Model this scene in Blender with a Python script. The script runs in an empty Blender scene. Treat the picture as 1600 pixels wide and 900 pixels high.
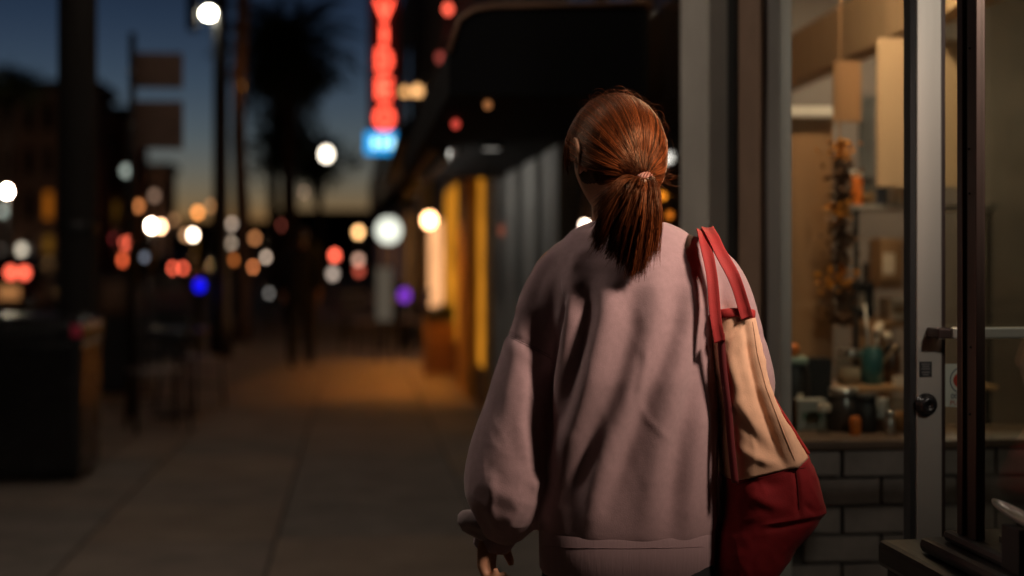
import bpy, bmesh, math, random
import numpy as np
from mathutils import Vector, Matrix, noise

random.seed(7); rng = np.random.default_rng(7)
sc = bpy.context.scene
col = sc.collection

# ------------------------------------------------------------------ camera
PSI = math.radians(6.24)            # camera looks a little towards the shopfronts
CAMZ, FPX, HOR, FOCUS = 1.32, 2222.0, 407.0, 2.62
cam_d = bpy.data.cameras.new('camera'); cam = bpy.data.objects.new('camera', cam_d); col.objects.link(cam)
cam.location = (0, 0, CAMZ); cam.rotation_euler = (math.pi/2, 0, -PSI)
cam_d.sensor_width = 36; cam_d.lens = 50; cam_d.clip_start = .05; cam_d.clip_end = 3000
cam_d.shift_y = -(450-HOR)/1600.0
cam_d.dof.use_dof = True; cam_d.dof.focus_distance = FOCUS; cam_d.dof.aperture_fstop = 1.47
cam_d.dof.aperture_ratio = 1.14
sc.camera = cam
# ------------------------------------------------------------------ dusk sky
w = bpy.data.worlds.new('World'); sc.world = w; w.use_nodes = True
nt = w.node_tree; nt.nodes.clear()
SUN_EL, SUN_AZ = math.radians(-7.5), math.radians(-12)
sky = nt.nodes.new('ShaderNodeTexSky'); sky.sky_type = 'NISHITA'; sky.sun_disc = False
sky.sun_elevation = SUN_EL; sky.sun_rotation = SUN_AZ
sky.altitude = 50; sky.air_density = 1.0; sky.dust_density = .1; sky.ozone_density = 1.8
bg = nt.nodes.new('ShaderNodeBackground'); bg.inputs['Strength'].default_value = 7.6
wo = nt.nodes.new('ShaderNodeOutputWorld')
tint = nt.nodes.new('ShaderNodeVectorMath'); tint.operation = 'MULTIPLY'; tint.inputs[1].default_value = (1.04, .98, .97)   # dusk haze
nt.links.new(sky.outputs[0], tint.inputs[0]); nt.links.new(tint.outputs[0], bg.inputs[0]); nt.links.new(bg.outputs[0], wo.inputs[0])
# ------------------------------------------------------------------ render look
sc.view_settings.view_transform = 'Standard'; sc.view_settings.look = 'None'
sc.view_settings.exposure = 0; sc.view_settings.gamma = 1; sc.view_settings.use_curve_mapping = False
sc.render.engine = 'CYCLES'
sc.cycles.use_denoising = True
try: sc.cycles.denoiser = 'OPENIMAGEDENOISE'
except Exception: pass
sc.cycles.use_adaptive_sampling = False
sc.cycles.max_bounces = 7; sc.cycles.transparent_max_bounces = 14
sc.cycles.sample_clamp_indirect = 3; sc.cycles.caustics_reflective = False; sc.cycles.caustics_refractive = False

# ------------------------------------------------------------------ helpers
CS, SN = math.cos(PSI), math.sin(PSI)
def W(px, py, Y):
    a, b = (px-800)/FPX, (HOR-py)/FPX
    t = Y/(CS - a*SN)
    return Vector((t*(a*CS+SN), Y, CAMZ+t*b))
XF = 1.10
def YF(px, X=XF): return X/math.tan(math.atan((px-800)/FPX)+PSI)
def XY(px, Y): return W(px, HOR, Y).x
def ZY(py, Y, px=800): return W(px, py, Y).z
def pxm(Y): return FPX/Y
# person frame: x right, y away from the camera, z up; photo pixel -> metres in that frame
PX0, PPM = 985.0, 823.0
D0 = FPX/PPM
def lx(px, y=0): return (px-800)/FPX*(D0+y)-(PX0-800)/PPM
def lz(py, y=0): return CAMZ+(HOR-py)/FPX*(D0+y)
def proj(a):
    d = D0+a[:, 1]
    return np.stack([800+FPX*(a[:, 0]+(PX0-800)/PPM)/d, HOR-FPX*(a[:, 2]-CAMZ)/d], 1)
PW = W(PX0, HOR, 2.66); PLOC = Vector((PW.x, PW.y, 0))
PM = Matrix.Translation(PLOC) @ Matrix.Rotation(-PSI, 4, 'Z')

MATS = {}
def new_mat(name):
    m = bpy.data.materials.new(name); m.use_nodes = True; n = m.node_tree.nodes; n.clear()
    return m, n, m.node_tree.links
def mat(name, c, rough=.6, metal=0, var=.25, vscale=6, bump=.0, bscale=60, sheen=0, spec=.5, coat=0, stretch=None):
    if name in MATS: return MATS[name]
    m, n, l = new_mat(name)
    p = n.new('ShaderNodeBsdfPrincipled'); o = n.new('ShaderNodeOutputMaterial'); l.new(p.outputs[0], o.inputs[0])
    p.inputs['Roughness'].default_value = rough; p.inputs['Metallic'].default_value = metal
    p.inputs['Specular IOR Level'].default_value = spec
    p.inputs['Sheen Weight'].default_value = sheen; p.inputs['Coat Weight'].default_value = coat
    tc = n.new('ShaderNodeTexCoord'); mp = n.new('ShaderNodeMapping'); l.new(tc.outputs['Object'], mp.inputs[0])
    if stretch: mp.inputs['Scale'].default_value = stretch
    nz = n.new('ShaderNodeTexNoise'); nz.inputs['Scale'].default_value = vscale; nz.inputs['Detail'].default_value = 6
    nz.inputs['Roughness'].default_value = .62
    l.new(mp.outputs[0], nz.inputs[0])
    r = n.new('ShaderNodeValToRGB'); l.new(nz.outputs[0], r.inputs[0])
    r.color_ramp.elements[0].position = .3; r.color_ramp.elements[1].position = .7
    r.color_ramp.elements[0].color = (*[max(0, x*(1-var)) for x in c], 1)
    r.color_ramp.elements[1].color = (*[min(1, x*(1+var)) for x in c], 1)
    l.new(r.outputs[0], p.inputs['Base Color'])
    mr = n.new('ShaderNodeMapRange'); l.new(nz.outputs[0], mr.inputs[0])
    mr.inputs[3].default_value = max(0, rough-.08); mr.inputs[4].default_value = min(1, rough+.1)
    l.new(mr.outputs[0], p.inputs['Roughness'])
    if bump:
        b = n.new('ShaderNodeTexNoise'); b.inputs['Scale'].default_value = bscale; b.inputs['Detail'].default_value = 4
        l.new(mp.outputs[0], b.inputs[0])
        bu = n.new('ShaderNodeBump'); bu.inputs['Strength'].default_value = bump; bu.inputs['Distance'].default_value = .002
        l.new(b.outputs[0], bu.inputs['Height']); l.new(bu.outputs[0], p.inputs['Normal'])
    MATS[name] = m; return m
def emit(name, c, s=1, mis=True):
    if name in MATS: return MATS[name]
    m, n, l = new_mat(name)
    e = n.new('ShaderNodeEmission'); e.inputs[0].default_value = (*c, 1); e.inputs[1].default_value = s
    o = n.new('ShaderNodeOutputMaterial'); l.new(e.outputs[0], o.inputs[0])
    if not mis: m.cycles.emission_sampling = 'NONE'
    MATS[name] = m; return m
def glow_window(name, c, s, scale=3):
    """a lit, curtained pane: uneven brightness of what is behind it"""
    if name in MATS: return MATS[name]
    m, n, l = new_mat(name)
    tc = n.new('ShaderNodeTexCoord'); nz = n.new('ShaderNodeTexNoise'); nz.inputs['Scale'].default_value = scale
    l.new(tc.outputs['Object'], nz.inputs[0])
    r = n.new('ShaderNodeMapRange'); l.new(nz.outputs[0], r.inputs[0]); r.inputs[1].default_value = .3; r.inputs[2].default_value = .7
    r.inputs[3].default_value = s*.45; r.inputs[4].default_value = s*1.5
    e = n.new('ShaderNodeEmission'); e.inputs[0].default_value = (*c, 1); l.new(r.outputs[0], e.inputs[1])
    o = n.new('ShaderNodeOutputMaterial'); l.new(e.outputs[0], o.inputs[0])
    MATS[name] = m; return m
def glass(name, tint=(1, 1, 1), rough=.0, ior=1.5):
    if name in MATS: return MATS[name]
    m, n, l = new_mat(name)
    lw = n.new('ShaderNodeLayerWeight'); pw = n.new('ShaderNodeMath'); pw.operation = 'POWER'; pw.inputs[1].default_value = 5
    l.new(lw.outputs['Facing'], pw.inputs[0]); lw.inputs[0].default_value = .5
    f = n.new('ShaderNodeMath'); f.operation = 'MULTIPLY_ADD'; f.inputs[1].default_value = .93; f.inputs[2].default_value = .035
    l.new(pw.outputs[0], f.inputs[0])
    t = n.new('ShaderNodeBsdfTransparent'); t.inputs[0].default_value = (*tint, 1)
    g = n.new('ShaderNodeBsdfGlossy'); g.inputs['Roughness'].default_value = rough
    mx = n.new('ShaderNodeMixShader'); o = n.new('ShaderNodeOutputMaterial')
    l.new(f.outputs[0], mx.inputs[0]); l.new(t.outputs[0], mx.inputs[1]); l.new(g.outputs[0], mx.inputs[2]); l.new(mx.outputs[0], o.inputs[0])
    MATS[name] = m; return m

def sring_(cx, cy, z, a, b, n=20): return [(cx+a*math.cos(k*2*math.pi/n), cy+b*math.sin(k*2*math.pi/n), z) for k in range(n)]
class MB:
    """collects shapes, then links them as one mesh object"""
    def __init__(s): s.v = []; s.f = []
    def add(s, v, f):
        k = len(s.v); s.v += [tuple(p) for p in v]; s.f += [tuple(i+k for i in q) for q in f]; return s
    def box(s, a, b):
        x0, x1 = sorted((a[0], b[0])); y0, y1 = sorted((a[1], b[1])); z0, z1 = sorted((a[2], b[2]))
        return s.add([(x, y, z) for z in (z0, z1) for y in (y0, y1) for x in (x0, x1)],
                     [(0, 2, 3, 1), (4, 5, 7, 6), (0, 1, 5, 4), (2, 6, 7, 3), (0, 4, 6, 2), (1, 3, 7, 5)])
    def rings(s, R, cap=True, close=True):
        n = len(R[0]); v = [p for r in R for p in r]; f = []
        for i in range(len(R)-1):
            for j in range(n if close else n-1):
                f.append((i*n+j, i*n+(j+1) % n, (i+1)*n+(j+1) % n, (i+1)*n+j))
        if cap:
            f.append(tuple(reversed(range(n)))); f.append(tuple(range((len(R)-1)*n, len(R)*n)))
        return s.add(v, f)
    def tube(s, P, r, n=10, squash=1.0, cap=True):
        P = [Vector(p) for p in P]; r = list(r) if hasattr(r, '__len__') else [r]*len(P)
        R = []; up = None
        for i, p in enumerate(P):
            t = (P[min(i+1, len(P)-1)]-P[max(i-1, 0)]).normalized()
            if up is None: up = Vector((0, 1, 0)) if abs(t.y) < .9 else Vector((1, 0, 0))
            a = (up - t*up.dot(t)).normalized(); b = t.cross(a); up = a
            R.append([p + a*math.cos(k*2*math.pi/n)*r[i]*squash + b*math.sin(k*2*math.pi/n)*r[i] for k in range(n)])
        return s.rings(R, cap)
    def lathe(s, c, prof, n=20):
        return s.rings([[(c[0]+r*math.cos(k*2*math.pi/n), c[1]+r*math.sin(k*2*math.pi/n), c[2]+z) for k in range(n)] for r, z in prof])
    def ball(s, c, r, n=14):
        r = r if hasattr(r, '__len__') else (r, r, r)
        R = []
        for i in range(1, n):
            a = math.pi*i/n
            R.append([(c[0]+r[0]*math.sin(a)*math.cos(2*math.pi*k/(2*n)), c[1]+r[1]*math.sin(a)*math.sin(2*math.pi*k/(2*n)), c[2]-r[2]*math.cos(a)) for k in range(2*n)])
        return s.rings(R)
    def quad(s, p): return s.add(p, [tuple(range(len(p)))])
    def mesh(s, name, M=None):
        me = bpy.data.meshes.new(name)
        v = s.v if M is None else [tuple(M @ Vector(p)) for p in s.v]
        me.from_pydata(v, [], s.f); me.validate(); me.update(); return me
    def build(s, name, m, parent=None, smooth=False, bevel=0, M=None):
        return link(name, s.mesh(name, M), m, parent, smooth, bevel)
def link(name, me, m, parent=None, smooth=False, bevel=0):
    o = bpy.data.objects.new(name, me); col.objects.link(o)
    if m: me.materials.append(m)
    if smooth: me.polygons.foreach_set('use_smooth', [True]*len(me.polygons))
    if parent is not None: adopt(o, parent)
    if bevel:
        b = o.modifiers.new('bevel', 'BEVEL'); b.width = bevel; b.segments = 2; b.limit_method = 'ANGLE'
    return o
def wmat(o):
    m = o.matrix_basis.copy()
    return (wmat(o.parent) @ o.matrix_parent_inverse @ m) if o.parent else m
def adopt(o, p): o.parent = p; o.matrix_parent_inverse = wmat(p).inverted()
def tag(o, label, cat, group=None):
    o['label'] = label; o['category'] = cat
    if group: o['group'] = group
    return o
def thing(name, loc, label, cat, group=None, rz=0):
    o = bpy.data.objects.new(name, None); o.empty_display_size = .1; col.objects.link(o)
    o.location = loc; o.rotation_euler = (0, 0, rz); return tag(o, label, cat, group)
def structure(o): o['kind'] = 'structure'; return o
def copy_tree(o, parent=None):
    c = o.copy(); col.objects.link(c); c.parent = parent
    for ch in [x for x in o.children]: copy_tree(ch, c)
    return c
def lamp(parent, name, loc, energy, c, radius=.08, typ='POINT', target=None, size=60, blend=1):
    d = bpy.data.lights.new(name, typ); d.energy = energy; d.color = c; d.shadow_soft_size = radius
    o = bpy.data.objects.new(name, d); col.objects.link(o); o.location = loc
    if typ == 'SPOT':
        d.spot_size = math.radians(size); d.spot_blend = blend
        o.rotation_euler = (Vector(target)-Vector(loc)).to_track_quat('-Z', 'Y').to_euler()
    adopt(o, parent); return o
def text_mesh(body, size, extr=.0, bevel=0, font_align='CENTER'):
    cu = bpy.data.curves.new('lettering', 'FONT'); cu.body = body; cu.size = size; cu.extrude = extr
    cu.bevel_depth = bevel; cu.align_x = font_align; cu.align_y = 'CENTER'
    if bevel: cu.fill_mode = 'NONE'
    t = bpy.data.objects.new('lettering', cu); col.objects.link(t)
    me = bpy.data.meshes.new_from_object(t.evaluated_get(bpy.context.evaluated_depsgraph_get()))
    bpy.data.objects.remove(t); bpy.data.curves.remove(cu); me.materials.clear(); return me
def remesh(mb, voxel, it=3, f=.5):
    """union of closed shapes as one continuous, smoothed surface"""
    o = bpy.data.objects.new('shape', mb.mesh('shape')); col.objects.link(o)
    md = o.modifiers.new('r', 'REMESH'); md.mode = 'VOXEL'; md.voxel_size = voxel; md.adaptivity = 0
    me = bpy.data.meshes.new_from_object(o.evaluated_get(bpy.context.evaluated_depsgraph_get()))
    bpy.data.objects.remove(o)
    relax(me, it, f); return me
def vco(me):
    a = np.empty(len(me.vertices)*3); me.vertices.foreach_get('co', a); return a.reshape(-1, 3)
def vno(me):
    a = np.empty(len(me.vertices)*3, dtype=np.float32); me.vertices.foreach_get('normal', a); return a.reshape(-1, 3).astype(float)
def setco(me, a): me.vertices.foreach_set('co', a.ravel()); me.update()
def relax(me, it, f=.5):
    if not it: return
    a = vco(me); e = np.empty(len(me.edges)*2, dtype=np.int32); me.edges.foreach_get('vertices', e); e = e.reshape(-1, 2)
    cnt = np.bincount(e.ravel(), minlength=len(a))[:, None]
    for _ in range(it):
        s = np.zeros_like(a)
        for k in range(3):
            s[:, k] = np.bincount(e[:, 0], a[e[:, 1], k], len(a)) + np.bincount(e[:, 1], a[e[:, 0], k], len(a))
        a = a + f*(s/np.maximum(cnt, 1) - a)
    setco(me, a)
def noise_at(a, scale, seed=0, stretch=(1, 1, 1)):
    s = np.array(stretch)*scale
    return np.array([noise.noise(Vector((x*s[0]+seed, y*s[1]+seed*1.7, z*s[2]-seed))) for x, y, z in a])
def stroke(P, pts, width, depth, sharp=2.0):
    """profile of a fold laid along a polyline; P and pts in photo pixels of the person frame"""
    pts = np.array(pts, float); best = np.full(len(P), 1e9); tt = np.zeros(len(P))
    L = np.r_[0, np.cumsum(np.hypot(*np.diff(pts, axis=0).T))]
    for i in range(len(pts)-1):
        d = pts[i+1]-pts[i]; q = np.clip(((P-pts[i])@d)/(d@d), 0, 1)
        dist = np.hypot(*(P-pts[i]-q[:, None]*d).T); k = dist < best
        best[k] = dist[k]; tt[k] = (L[i]+q[k]*(L[i+1]-L[i]))/L[-1]
    return depth*np.exp(-(best/width)**sharp)*np.clip(np.sin(np.pi*np.clip(tt*.9+.05, 0, 1))*1.6, 0, 1)

# ------------------------------------------------------------------ materials
M_slab = mat('concrete slab', (.20, .160, .132), .72, var=.3, vscale=2.6, bump=.25, bscale=55)
M_slab2 = mat('warm concrete slab', (.22, .165, .125), .66, var=.3, vscale=2.0, bump=.25, bscale=55)
M_slab3 = mat('grey concrete slab', (.175, .150, .130), .75, var=.3, vscale=3.1, bump=.25, bscale=55)
M_joint = mat('dark joint', (.05, .045, .04), .9)
M_asph = mat('asphalt', (.05, .05, .05), .7, var=.3, vscale=8, bump=.4, bscale=90)
M_kerb = mat('kerb stone', (.24, .23, .21), .8, var=.2, bump=.2)
M_paint = mat('road paint', (.6, .58, .5), .7, var=.2)
M_black = mat('black metal', (.012, .012, .013), .5, var=.3)
M_blackgloss = mat('black enamel', (.012, .011, .012), .25, var=.3)
M_fabric_black = mat('black awning canvas', (.004, .004, .005), .85, var=.3, spec=.2)
M_alu = mat('worn aluminium', (.46, .43, .38), .42, .55, var=.10, vscale=3, bump=.12, bscale=30, stretch=(1, 1, .08))
M_alud = mat('dull aluminium', (.36, .34, .31), .5, .4, var=.12, vscale=3)
M_bronze = mat('bronze anodised frame', (.050, .030, .026), .38, .5, var=.25, vscale=5, bump=.15, bscale=30, stretch=(1, 1, .1))
M_rubber = mat('black gasket', (.01, .01, .01), .7)
M_sill = mat('dark painted timber', (.012, .010, .009), .42, var=.35, vscale=8, bump=.3, bscale=30, stretch=(4, .4, 4))
M_brick = mat('grey painted brick', (.18, .155, .14), .75, var=.28, vscale=9, bump=.6, bscale=45)
M_mortar = mat('mortar', (.10, .09, .082), .9, var=.2, bump=.5)
M_stucco = mat('brown stucco', (.20, .125, .085), .85, var=.25, vscale=4, bump=.4)
M_greycol = mat('grey column paint', (.60, .56, .50), .7, var=.1, vscale=3, bump=.1)
M_pale = mat('pale pilaster paint', (.50, .49, .46), .7, var=.1, vscale=3)
M_darkwall = mat('dark rendered wall', (.045, .034, .03), .85, var=.3, vscale=3)
M_redbrick = mat('dark red brick wall', (.10, .045, .032), .85, var=.35, vscale=5, bump=.4)
M_farwall = mat('brown far wall', (.22, .12, .08), .85, var=.3, vscale=.6)
M_wood = mat('warm plywood', (.50, .30, .15), .55, var=.16, vscale=3, stretch=(6, 6, .6))
M_wood2 = mat('pale board', (.66, .47, .30), .6, var=.10, vscale=2.5, stretch=(5, 5, .5))
M_wood3 = mat('brown board', (.33, .185, .09), .6, var=.15, vscale=2.5, stretch=(5, 5, .5))
M_white = mat('white paint', (.72, .70, .66), .6, var=.05)
M_greyw = mat('grey wall paint', (.36, .36, .35), .7, var=.1)
M_steel = mat('brushed steel', (.55, .54, .52), .28, .9, var=.12)
M_chrome = mat('worn satin bar', (.62, .60, .52), .30, .65, var=.06, vscale=3)
M_glass = glass('shop glass', (.93, .95, .93))
M_glass2 = glass('dim shop glass', (.62, .62, .60))
M_jar = glass('jar glass', (.82, .84, .82), .02)
M_skin = mat('skin', (.50, .25, .15), .5, var=.1, vscale=20, bump=.1, bscale=180)
M_yellow = mat('yellow painted pillar', (.50, .27, .05), .6, var=.2, vscale=2)
M_bark = mat('palm bark', (.085, .055, .04), .9, var=.4, vscale=9, bump=.8, bscale=20, stretch=(1, 1, 4))
M_leaf = mat('dark foliage', (.045, .06, .025), .6, var=.5, vscale=3)
M_car = mat('dark car paint', (.016, .017, .021), .25, .3, var=.1, coat=.6)
M_car2 = mat('grey car paint', (.09, .09, .095), .3, .4, var=.1, coat=.6)
M_tyre = mat('tyre rubber', (.015, .015, .015), .85)
M_carglass = mat('car window glass', (.01, .012, .014), .08, var=.1)

def disc_emit(name, c, r, Y, boost=0):
    """emitter whose out-of-focus disc comes out at colour c (linear) for a lamp of radius r at distance Y"""
    s = 2*r*FPX/Y; D = FPX*.0325*max(0, 1/FOCUS-1/Y)
    k = ((D*D + s*s)/(s*s))
    return emit(name, [x/max(c) for x in c], max(c)*k*(1+boost), mis=boost > 0)

# ================================================================== THE SETTING
structure(MB().quad([(-900, -60, -.13), (900, -60, -.13), (900, 1600, -.13), (-900, 1600, -.13)]).build('ground', mat('far ground', (.05, .047, .045), .9, vscale=.05)))
structure(MB().quad([(-14.5, -20, -.122), (-2.52, -20, -.122), (-2.52, 400, -.122), (-14.5, 400, -.122)]).build('road', M_asph))
road = bpy.data.objects['road']
for k in range(22):
    MB().box((-8.55, 4+k*9, -.1218), (-8.43, 7+k*9, -.118)).build('lane_marking', M_paint, road)
sw = structure(MB().box((-2.37, -6, -.125), (9, 140, -.016)).build('sidewalk', M_joint))
XJ = [-2.36, -1.27, -.38, .60, 1.58]; YJ0, DY = .02, .973
for j in range(-3, 17):
    for i in range(4):
        g = .006; y0 = YJ0+j*DY; x0, x1 = XJ[i], XJ[i+1]; dz = random.uniform(-.0015, .0015)
        MB().box((x0+g, y0+g, -.014), (x1-g, y0+DY-g, dz)).build('paving_slab', random.choice([M_slab, M_slab, M_slab2, M_slab3]), sw, bevel=.004)
MB().box((-2.36, YJ0+17*DY+.006, -.014), (1.58, 140, .0)).build('far_paving', M_slab, sw)
kb = structure(MB().box((-2.37, -6, -.13), (-2.376, 140, -.012)).build('kerb', M_kerb))
for j in range(26):
    MB().box((-2.52, -6+j*1.5+.004, -.128), (-2.38, -4.5+j*1.5-.004, .002)).build('kerb_stone', M_kerb, kb, bevel=.012)
structure(MB().box((-18, -20, -.128), (-14.55, 400, -.002)).build('far_pavement', M_slab))

# ================================================================== NEAR SHOP: recessed entrance, brick return, open door
YP = 2.49                                    # end of the near display window
near = thing('shop_building', (1.6, 3, 0), 'near shop with recessed entrance, bronze window frame and brick-based side window', 'shop')
def nb(name, a, b, m, bevel=.002, parent=near): return MB().box(a, b).build(name, m, parent, bevel=bevel)
# near display window along the pavement
nb('window_post', (XF-.012, YP-.024, .822), (XF+.012, YP, 3.2), M_bronze)
nb('gasket', (XF-.004, YP-.036, .822), (XF+.010, YP-.0245, 3.2), M_rubber, 0)
nb('window_post', (XF-.008, YP-.072, .822), (XF+.010, YP-.0365, 3.2), M_bronze)
for z in (1.045, 1.165, 1.44, 1.52, 1.70):
    MB().lathe((0, 0, 0), [(.0022, 0), (.0022, .002), (.001, .003)], 10).build('screw', M_rubber, near, M=Matrix.Translation((XF-.0085, YP-.05+.004*math.sin(z*9), z)) @ Matrix.Rotation(-math.pi/2, 4, 'Y'))
nb('window_pane', (XF+.000, -2.5, .822), (XF+.006, YP-.073, 3.2), M_glass, 0)
# sill of stacked mouldings below the window
for k, (x0, y1, z0, z1) in enumerate([(XF-.020, YP+.05, .800, .8215), (XF-.045, YP+.10, .770, .799), (XF-.075, YP+.235, .715, .768), (XF-.06, YP+.22, .0, .714)]):
    nb('sill_moulding' if k < 3 else 'bulkhead', (x0, -2.5, z0), (XF+.34+.02*k, y1, z1), M_sill, .012 if k < 3 else .004)
nb('display_floor', (XF+.031, -2.5, .815), (XF+.9, YP-.08, .832), M_sill, 0)
nb('inner_partition', (XF+.92, -2.5, 0), (XF+.97, YP+.05, 3.2), M_darkwall, 0)
nb('fascia', (XF-.03, -2.5, 2.75), (XF+.4, 4.2, 4.2), M_darkwall, .004)
nb('upper_wall', (XF+.001, -2.5, 4.201), (XF+6, 4.6, 8), M_redbrick, 0)
# corner post and brick return facing the camera
YR = 3.70
nb('corner_post', (XF, YR-.075, .0), (XF+.034, YR+.03, 2.75), M_alud)
bw = nb('brick_wall', (XF+.036, YR+.012, 0), (2.35, YR+.13, .815), M_mortar, 0)
BL, BH, J = .205, .066, .010
bme = MB().box((-BL/2, -.035, -BH/2), (BL/2, .03, BH/2)).mesh('brick'); bme.materials.append(M_brick)
for r in range(11):
    z = .815-.006-BH/2-r*(BH+J)
    if z < .02: break
    for k in range(7):
        x = XF+.036+(k+(.5 if r % 2 else .0))*(BL+J)+.05
        if x+BL/2 > 2.36: continue
        o = bpy.data.objects.new('brick', bme); col.objects.link(o)
        o.location = (x, YR+.025+random.uniform(-.004, .003), z); o.rotation_euler = (0, random.uniform(-.008, .008), random.uniform(-.015, .015)); adopt(o, bw)
        if k == 0 and r == 0:
            b = o.modifiers.new('bevel', 'BEVEL'); b.width = .005; b.segments = 2
nb('window_sill', (XF+.035, YR-.03, .816), (2.35, YR+.30, .838), mat('dark timber sill', (.09, .055, .035), .55), .003)
nb('window_pane', (XF+.034, YR+.005, .839), (2.35, YR+.011, 2.75), M_glass, 0)
# small side window of the same shop on the pavement side
nb('frame_bar', (XF+.002, YR+.031, 0), (XF+.03, YR+.065, 2.75), M_bronze)
nb('brown_pilaster', (XF+.004, YR+.12, .6), (XF+.03, 4.04, 2.75), mat('brown pilaster paint', (.34, .22, .155), .6, var=.15), .003)
nb('window_pane', (XF+.012, YR+.066, .6), (XF+.018, YR+.1195, 2.75), M_glass2, 0)
nb('brown_panel', (XF+.051, YR+.135, 0), (XF+.06, 4.06, 2.75), mat('brown panel', (.20, .115, .07), .5, var=.15), 0)
nb('bulkhead', (XF+.002, YR+.066, 0), (XF+.03, 4.04, .599), M_stucco)
nb('end_jamb', (XF-.005, 4.041, 0), (XF+.05, 4.07, 2.75), M_black)
# room behind the glass
nb('shop_floor', (XF+.04, YR+.14, -.01), (4.2, 7.6, .004), M_wood3, 0)
M_shopwall = mat('shop wall paint', (.20, .165, .14), .7, var=.2, vscale=2)
nb('back_wall', (XF+.10, 7.0, .005), (4.2, 7.1, 2.9), M_shopwall, 0)
nb('side_wall', (3.6, YR+.14, .005), (3.7, 6.999, 2.9), M_shopwall, 0)
nb('ceiling', (XF+.05, YR+.0, 2.905), (4.2, 7.6, 3.0), M_white, 0)
nb('divider_wall', (XF+.24, 4.8, .005), (XF+.30, 6.999, 2.9), M_stucco, 0)
A, B = W(1560, -14, 4.05), W(1214, 128, 6.6)
bm_ = MB()
dx = Vector((B.x-A.x, B.y-A.y, 0)).normalized(); sd = Vector((dx.y, -dx.x, 0))*.05
bm_.add([p+q+Vector((0, 0, z)) for p in (Vector((A.x, A.y, 2.11)), Vector((B.x, B.y, 2.11))) for q in (-sd, sd) for z in (0, .22)],
        [(0, 1, 3, 2), (4, 6, 7, 5), (0, 4, 5, 1), (2, 3, 7, 6), (0, 2, 6, 4), (1, 5, 7, 3)])
bm_.build('ceiling_beam', M_wood2, near, bevel=.004)
nb('door_threshold', (XF-.02, YP+.24, .0), (2.3, YR-.08, .012), M_alud)
# door standing open across the entrance, facing the camera
YD = 2.86
dx0 = W(1432, 500, YD).x; dx1 = dx0+.93; SW = .056
door = MB().box((dx0+SW*.98, YD+.001, .02), (dx1-SW, YD+.043, .30)).build('door', M_alu, near, bevel=.002)
nb('stile', (dx0, YD, .015), (dx0+SW, YD+.045, 2.35), M_alu, .003, door)
nb('stile', (dx1-SW, YD, .015), (dx1, YD+.045, 2.35), M_alu, .003, door)
nb('rail', (dx0+SW, YD+.0015, 2.2), (dx1-SW, YD+.043, 2.34), M_alu, .002, door)
nb('edge_gasket', (dx0-.012, YD+.004, .015), (dx0-.0005, YD+.04, 2.35), M_rubber, 0, door)
nb('glazing_bead', (dx0+SW+.0005, YD+.006, .301), (dx0+SW+.009, YD+.03, 2.199), M_bronze, 0, door)
nb('pane', (dx0+SW+.009, YD+.018, .301), (dx1-SW, YD+.024, 2.199), M_glass, 0, door)
zb = ZY(522, YD)
hb = nb('push_bar', (dx0+.052, YD-.062, zb-.012), (dx1-.03, YD-.046, zb+.012), M_chrome, .004, door)
nb('bar_bracket', (dx0+.022, YD-.060, zb-.011), (dx0+.0515, YD-.0005, zb+.010), M_bronze, .003, door)
nb('bar_bracket', (dx1-.05, YD-.045, zb-.011), (dx1-.022, YD-.0005, zb+.010), M_bronze, .003, door)
lk = W(1446, 632, YD)
MB().lathe((0, 0, 0), [(.024, 0), (.024, .004), (.019, .006), (.0185, .017), (.015, .021), (.006, .0215), (.006, .018)], 28).build('lock_knob', M_blackgloss, door, True, M=Matrix.Translation((lk.x, YD-.0006, lk.z)) @ Matrix.Rotation(math.pi/2, 4, 'X'))
st = W(1446, 577, YD)
sk = nb('sticker', (st.x-.0135, YD-.0012, st.z-.016), (st.x+.0135, YD-.0002, st.z+.016), mat('black sticker', (.012, .012, .013), .4), 0, door)
for k, (dz, wd) in enumerate([(.011, .010), (.006, .008), (.001, .0095), (-.006, .009), (-.011, .006)]):
    nb('sticker_line', (st.x-wd, YD-.0018, st.z+dz-.0014), (st.x+wd, YD-.0013, st.z+dz+.0012), mat('sticker print', (.12, .12, .115), .5), 0, door)
# hanging card inside the door glass
cw = W(1502, 603, YD+.03)
card = thing('hanging_card', (cw.x, YD+.034, cw.z-.05), 'white card with red disc and blue and red lettering hung in the open door', 'sign')
hw = .044; zt, z0 = cw.z+.047, cw.z-.047
MB().add([(cw.x+sx*hw*(1 if zz else .93), YD+.03+dy, (z0 if not zz else zt)+(.004*(sx < 0) if not zz else 0)) for zz in (0, 1) for dy in (0, .0012) for sx in (-1, 1)],
         [(0, 2, 3, 1), (4, 5, 7, 6), (0, 1, 5, 4), (2, 6, 7, 3), (0, 4, 6, 2), (1, 3, 7, 5)]).build('board', mat('card white', (.66, .63, .56), .6, var=.06), card)
Mx = Matrix.Translation((cw.x-.002, YD+.0295, cw.z+.012)) @ Matrix.Rotation(math.pi/2, 4, 'X')
MB().lathe((0, 0, 0), [(.016, 0), (.016, .0004)], 28).build('red_disc', mat('red print', (.45, .04, .02), .6), card, M=Mx)
MB().rings([[(r*math.cos(k*.2244), r*math.sin(k*.2244)*1.15, z) for k in range(28)] for r, z in ((.0235, 0), (.0235, .0004), (.0215, .0004), (.0215, 0))], cap=False).build('blue_ring', mat('blue print', (.03, .04, .10), .6), card, M=Mx)
for body, dz, s, m in (('000  00', -.022, .0155, MATS['blue print']), ('PUR   D', -.036, .0150, MATS['red print'])):
    me = text_mesh(body, s, .0002); me.transform(Matrix.Translation((cw.x, YD+.0292, cw.z+dz)) @ Matrix.Rotation(math.pi/2, 4, 'X'))
    link('lettering', me, m, card)
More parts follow.
